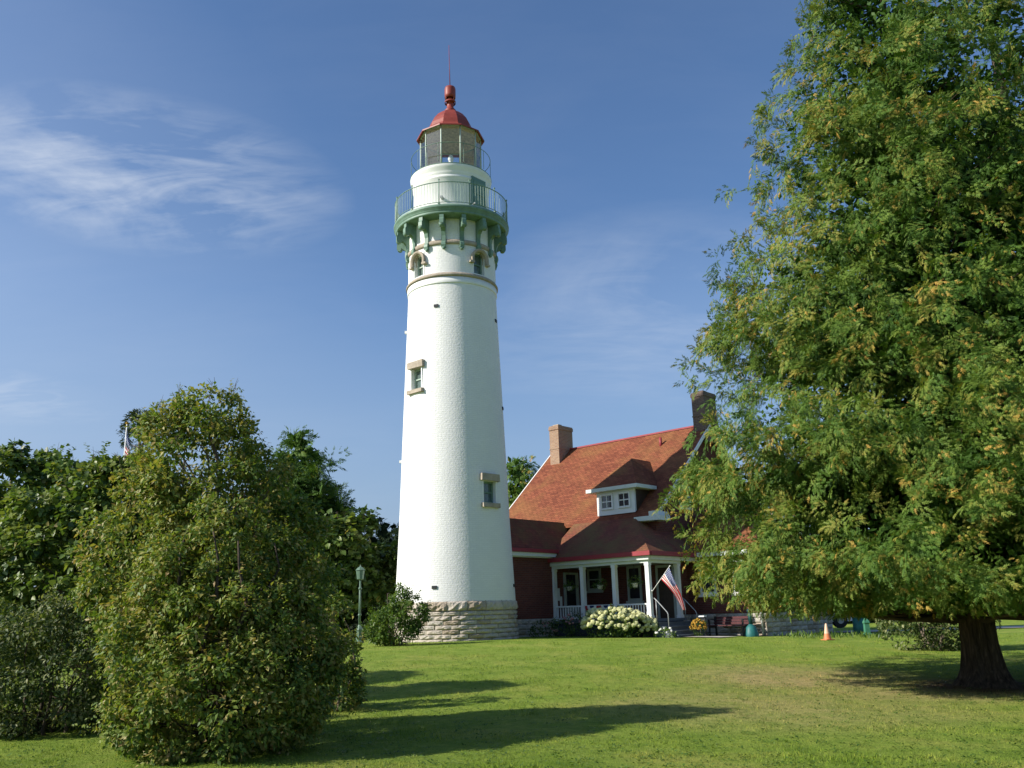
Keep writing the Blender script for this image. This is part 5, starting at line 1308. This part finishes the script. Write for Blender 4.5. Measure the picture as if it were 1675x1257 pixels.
# shrub behind the cedar trunk, and trees beyond the drive at right
broad_tree('hedge_shrub', 'pale leaved shrub low behind the cedar trunk', 'shrub', (11.3, 25.5, gz(11.3, 25.5)),
           [(11.0, 25.5, 0.55, 1.0, 0.8, 0.75), (12.0, 25.6, 0.4, 1.0, 0.8, 0.7), (11.2, 25.6, 1.2, 0.8, 0.7, 0.6)], 140, 60, 0.24, 0.10, 'leaf_pale', 62,
           trunk_r=0.03, stems=5, nl=24, tint0=0.45, yellow=0.03, surf=0.85)
rl = ['leftmost dark tree beyond the gravel drive behind the cedar', 'dark tree beyond the drive behind the cedar crown', 'dark tree beyond the drive left of the cedar trunk', 'dark tree beyond the drive behind the cedar trunk',
      'dark tree beyond the drive just right of the cedar trunk', 'dark tree beyond the drive at the right edge', 'dark tree beyond the drive outside the right edge']
for i, (x, y, h) in enumerate(((18, 62, 6.0), (23, 66, 6.6), (28, 64, 5.6), (32.5, 66, 6.4), (36.5, 63, 7.5), (40.0, 66, 7.5), (44, 64, 7.0))):
    conifer('roadside_tree', rl[i], 'tree', (x, y, gz(x, y)), [(0.05, 2.6), (1.5, 3.0), (h * 0.6, 2.4), (h * 0.88, 1.1), (h, 0.15)], 70, 0.48, 13, 'leaf_dark', 70 + i, 0.2,
            droop=0.35, tint0=0.5, yellow=0.0, inner=0.3, step=0.8, inside=6, group='dark trees beyond the gravel drive', cull_back=0.6)

# ================================================================== GRASS
rng = np.random.default_rng(90)
N = 210000
Yb = 8.5 + (rng.random(N) ** 1.5) * 24.0
half = 0.62 * Yb + 0.6
Xb = rng.uniform(-1, 1, N) * half
Zb = ground(Xb, Yb)
keep = ~(((Xb - TX) ** 2 + (Yb - TY) ** 2) < 2.5 ** 2)
Xb, Yb, Zb = Xb[keep], Yb[keep], Zb[keep]; N = len(Xb)
axis = np.stack([rng.normal(0, 0.45, N), rng.normal(0, 0.45, N), np.ones(N)], -1)
nrm = np.stack([rng.normal(0, 1, N), rng.normal(0, 1, N), np.zeros(N)], -1)
fld = np.zeros(N)
for q in range(14):
    a_, b_, c_ = rng.normal(0, 3.2, 2).tolist() + [rng.uniform(0, 6.28)]
    fld += np.sin(Xb * a_ + Yb * b_ + c_)
fld = np.clip(fld / 4.0, -1, 2)
size = rng.uniform(0.018, 0.038, N) * (1 + 0.02 * (Yb - 9)) * (1 + 0.35 * fld)
leaf_obj('grass', np.stack([Xb, Yb, Zb - 0.004], -1), axis, nrm, size, rng.random(N) ** 1.2, [(0, 0.09, 0), (0, -0.09, 0), (1, 0, 0.25)], [(0, 1, 2)], M['blade'], kind='stuff')
# clover and plantain rosettes in the turf
n = 5200
Yr = 8.6 + (rng.random(n) ** 1.4) * 16; Xr = rng.uniform(-1, 1, n) * (0.6 * Yr)
kk = 6; N2 = n * kk
ang = rng.uniform(0, 6.28, N2)
leaf_obj('clover', np.repeat(np.stack([Xr, Yr, ground(Xr, Yr) + 0.012], -1), kk, 0) + rng.normal(0, 0.035, (N2, 3)) * np.array([1, 1, 0.15]), np.stack([np.cos(ang), np.sin(ang), rng.uniform(0.1, 0.6, N2)], -1), rng.normal(0, 0.25, (N2, 3)) + np.array([0, 0, 1.0]), rng.uniform(0.018, 0.045, N2), np.repeat(rng.random(n), kk), QUAD_V, QUAD_F, M['leaf_small'], kind='stuff')
# taller weeds by the edge of the lawn near the cone
n = 700
Xw = rng.uniform(9.6, 15.0, n); Yw = rng.uniform(31.0, 35.5, n); Zw = ground(Xw, Yw)
leaf_obj('weeds', np.stack([Xw, Yw, Zw], -1), np.stack([rng.normal(0, .4, n), rng.normal(0, .4, n), np.ones(n)], -1), rng.normal(size=(n, 3)), rng.uniform(0.05, 0.12, n) * rng.choice([1, 1, 1.6, 2.4], n), rng.random(n),
         [(0, 0.08, 0), (0, -0.08, 0), (0.6, -0.12, 0.08), (0.6, 0.12, 0.08), (1, 0, 0.3)], [(0, 1, 2, 3), (3, 2, 4)], M['leaf_small'], kind='stuff')
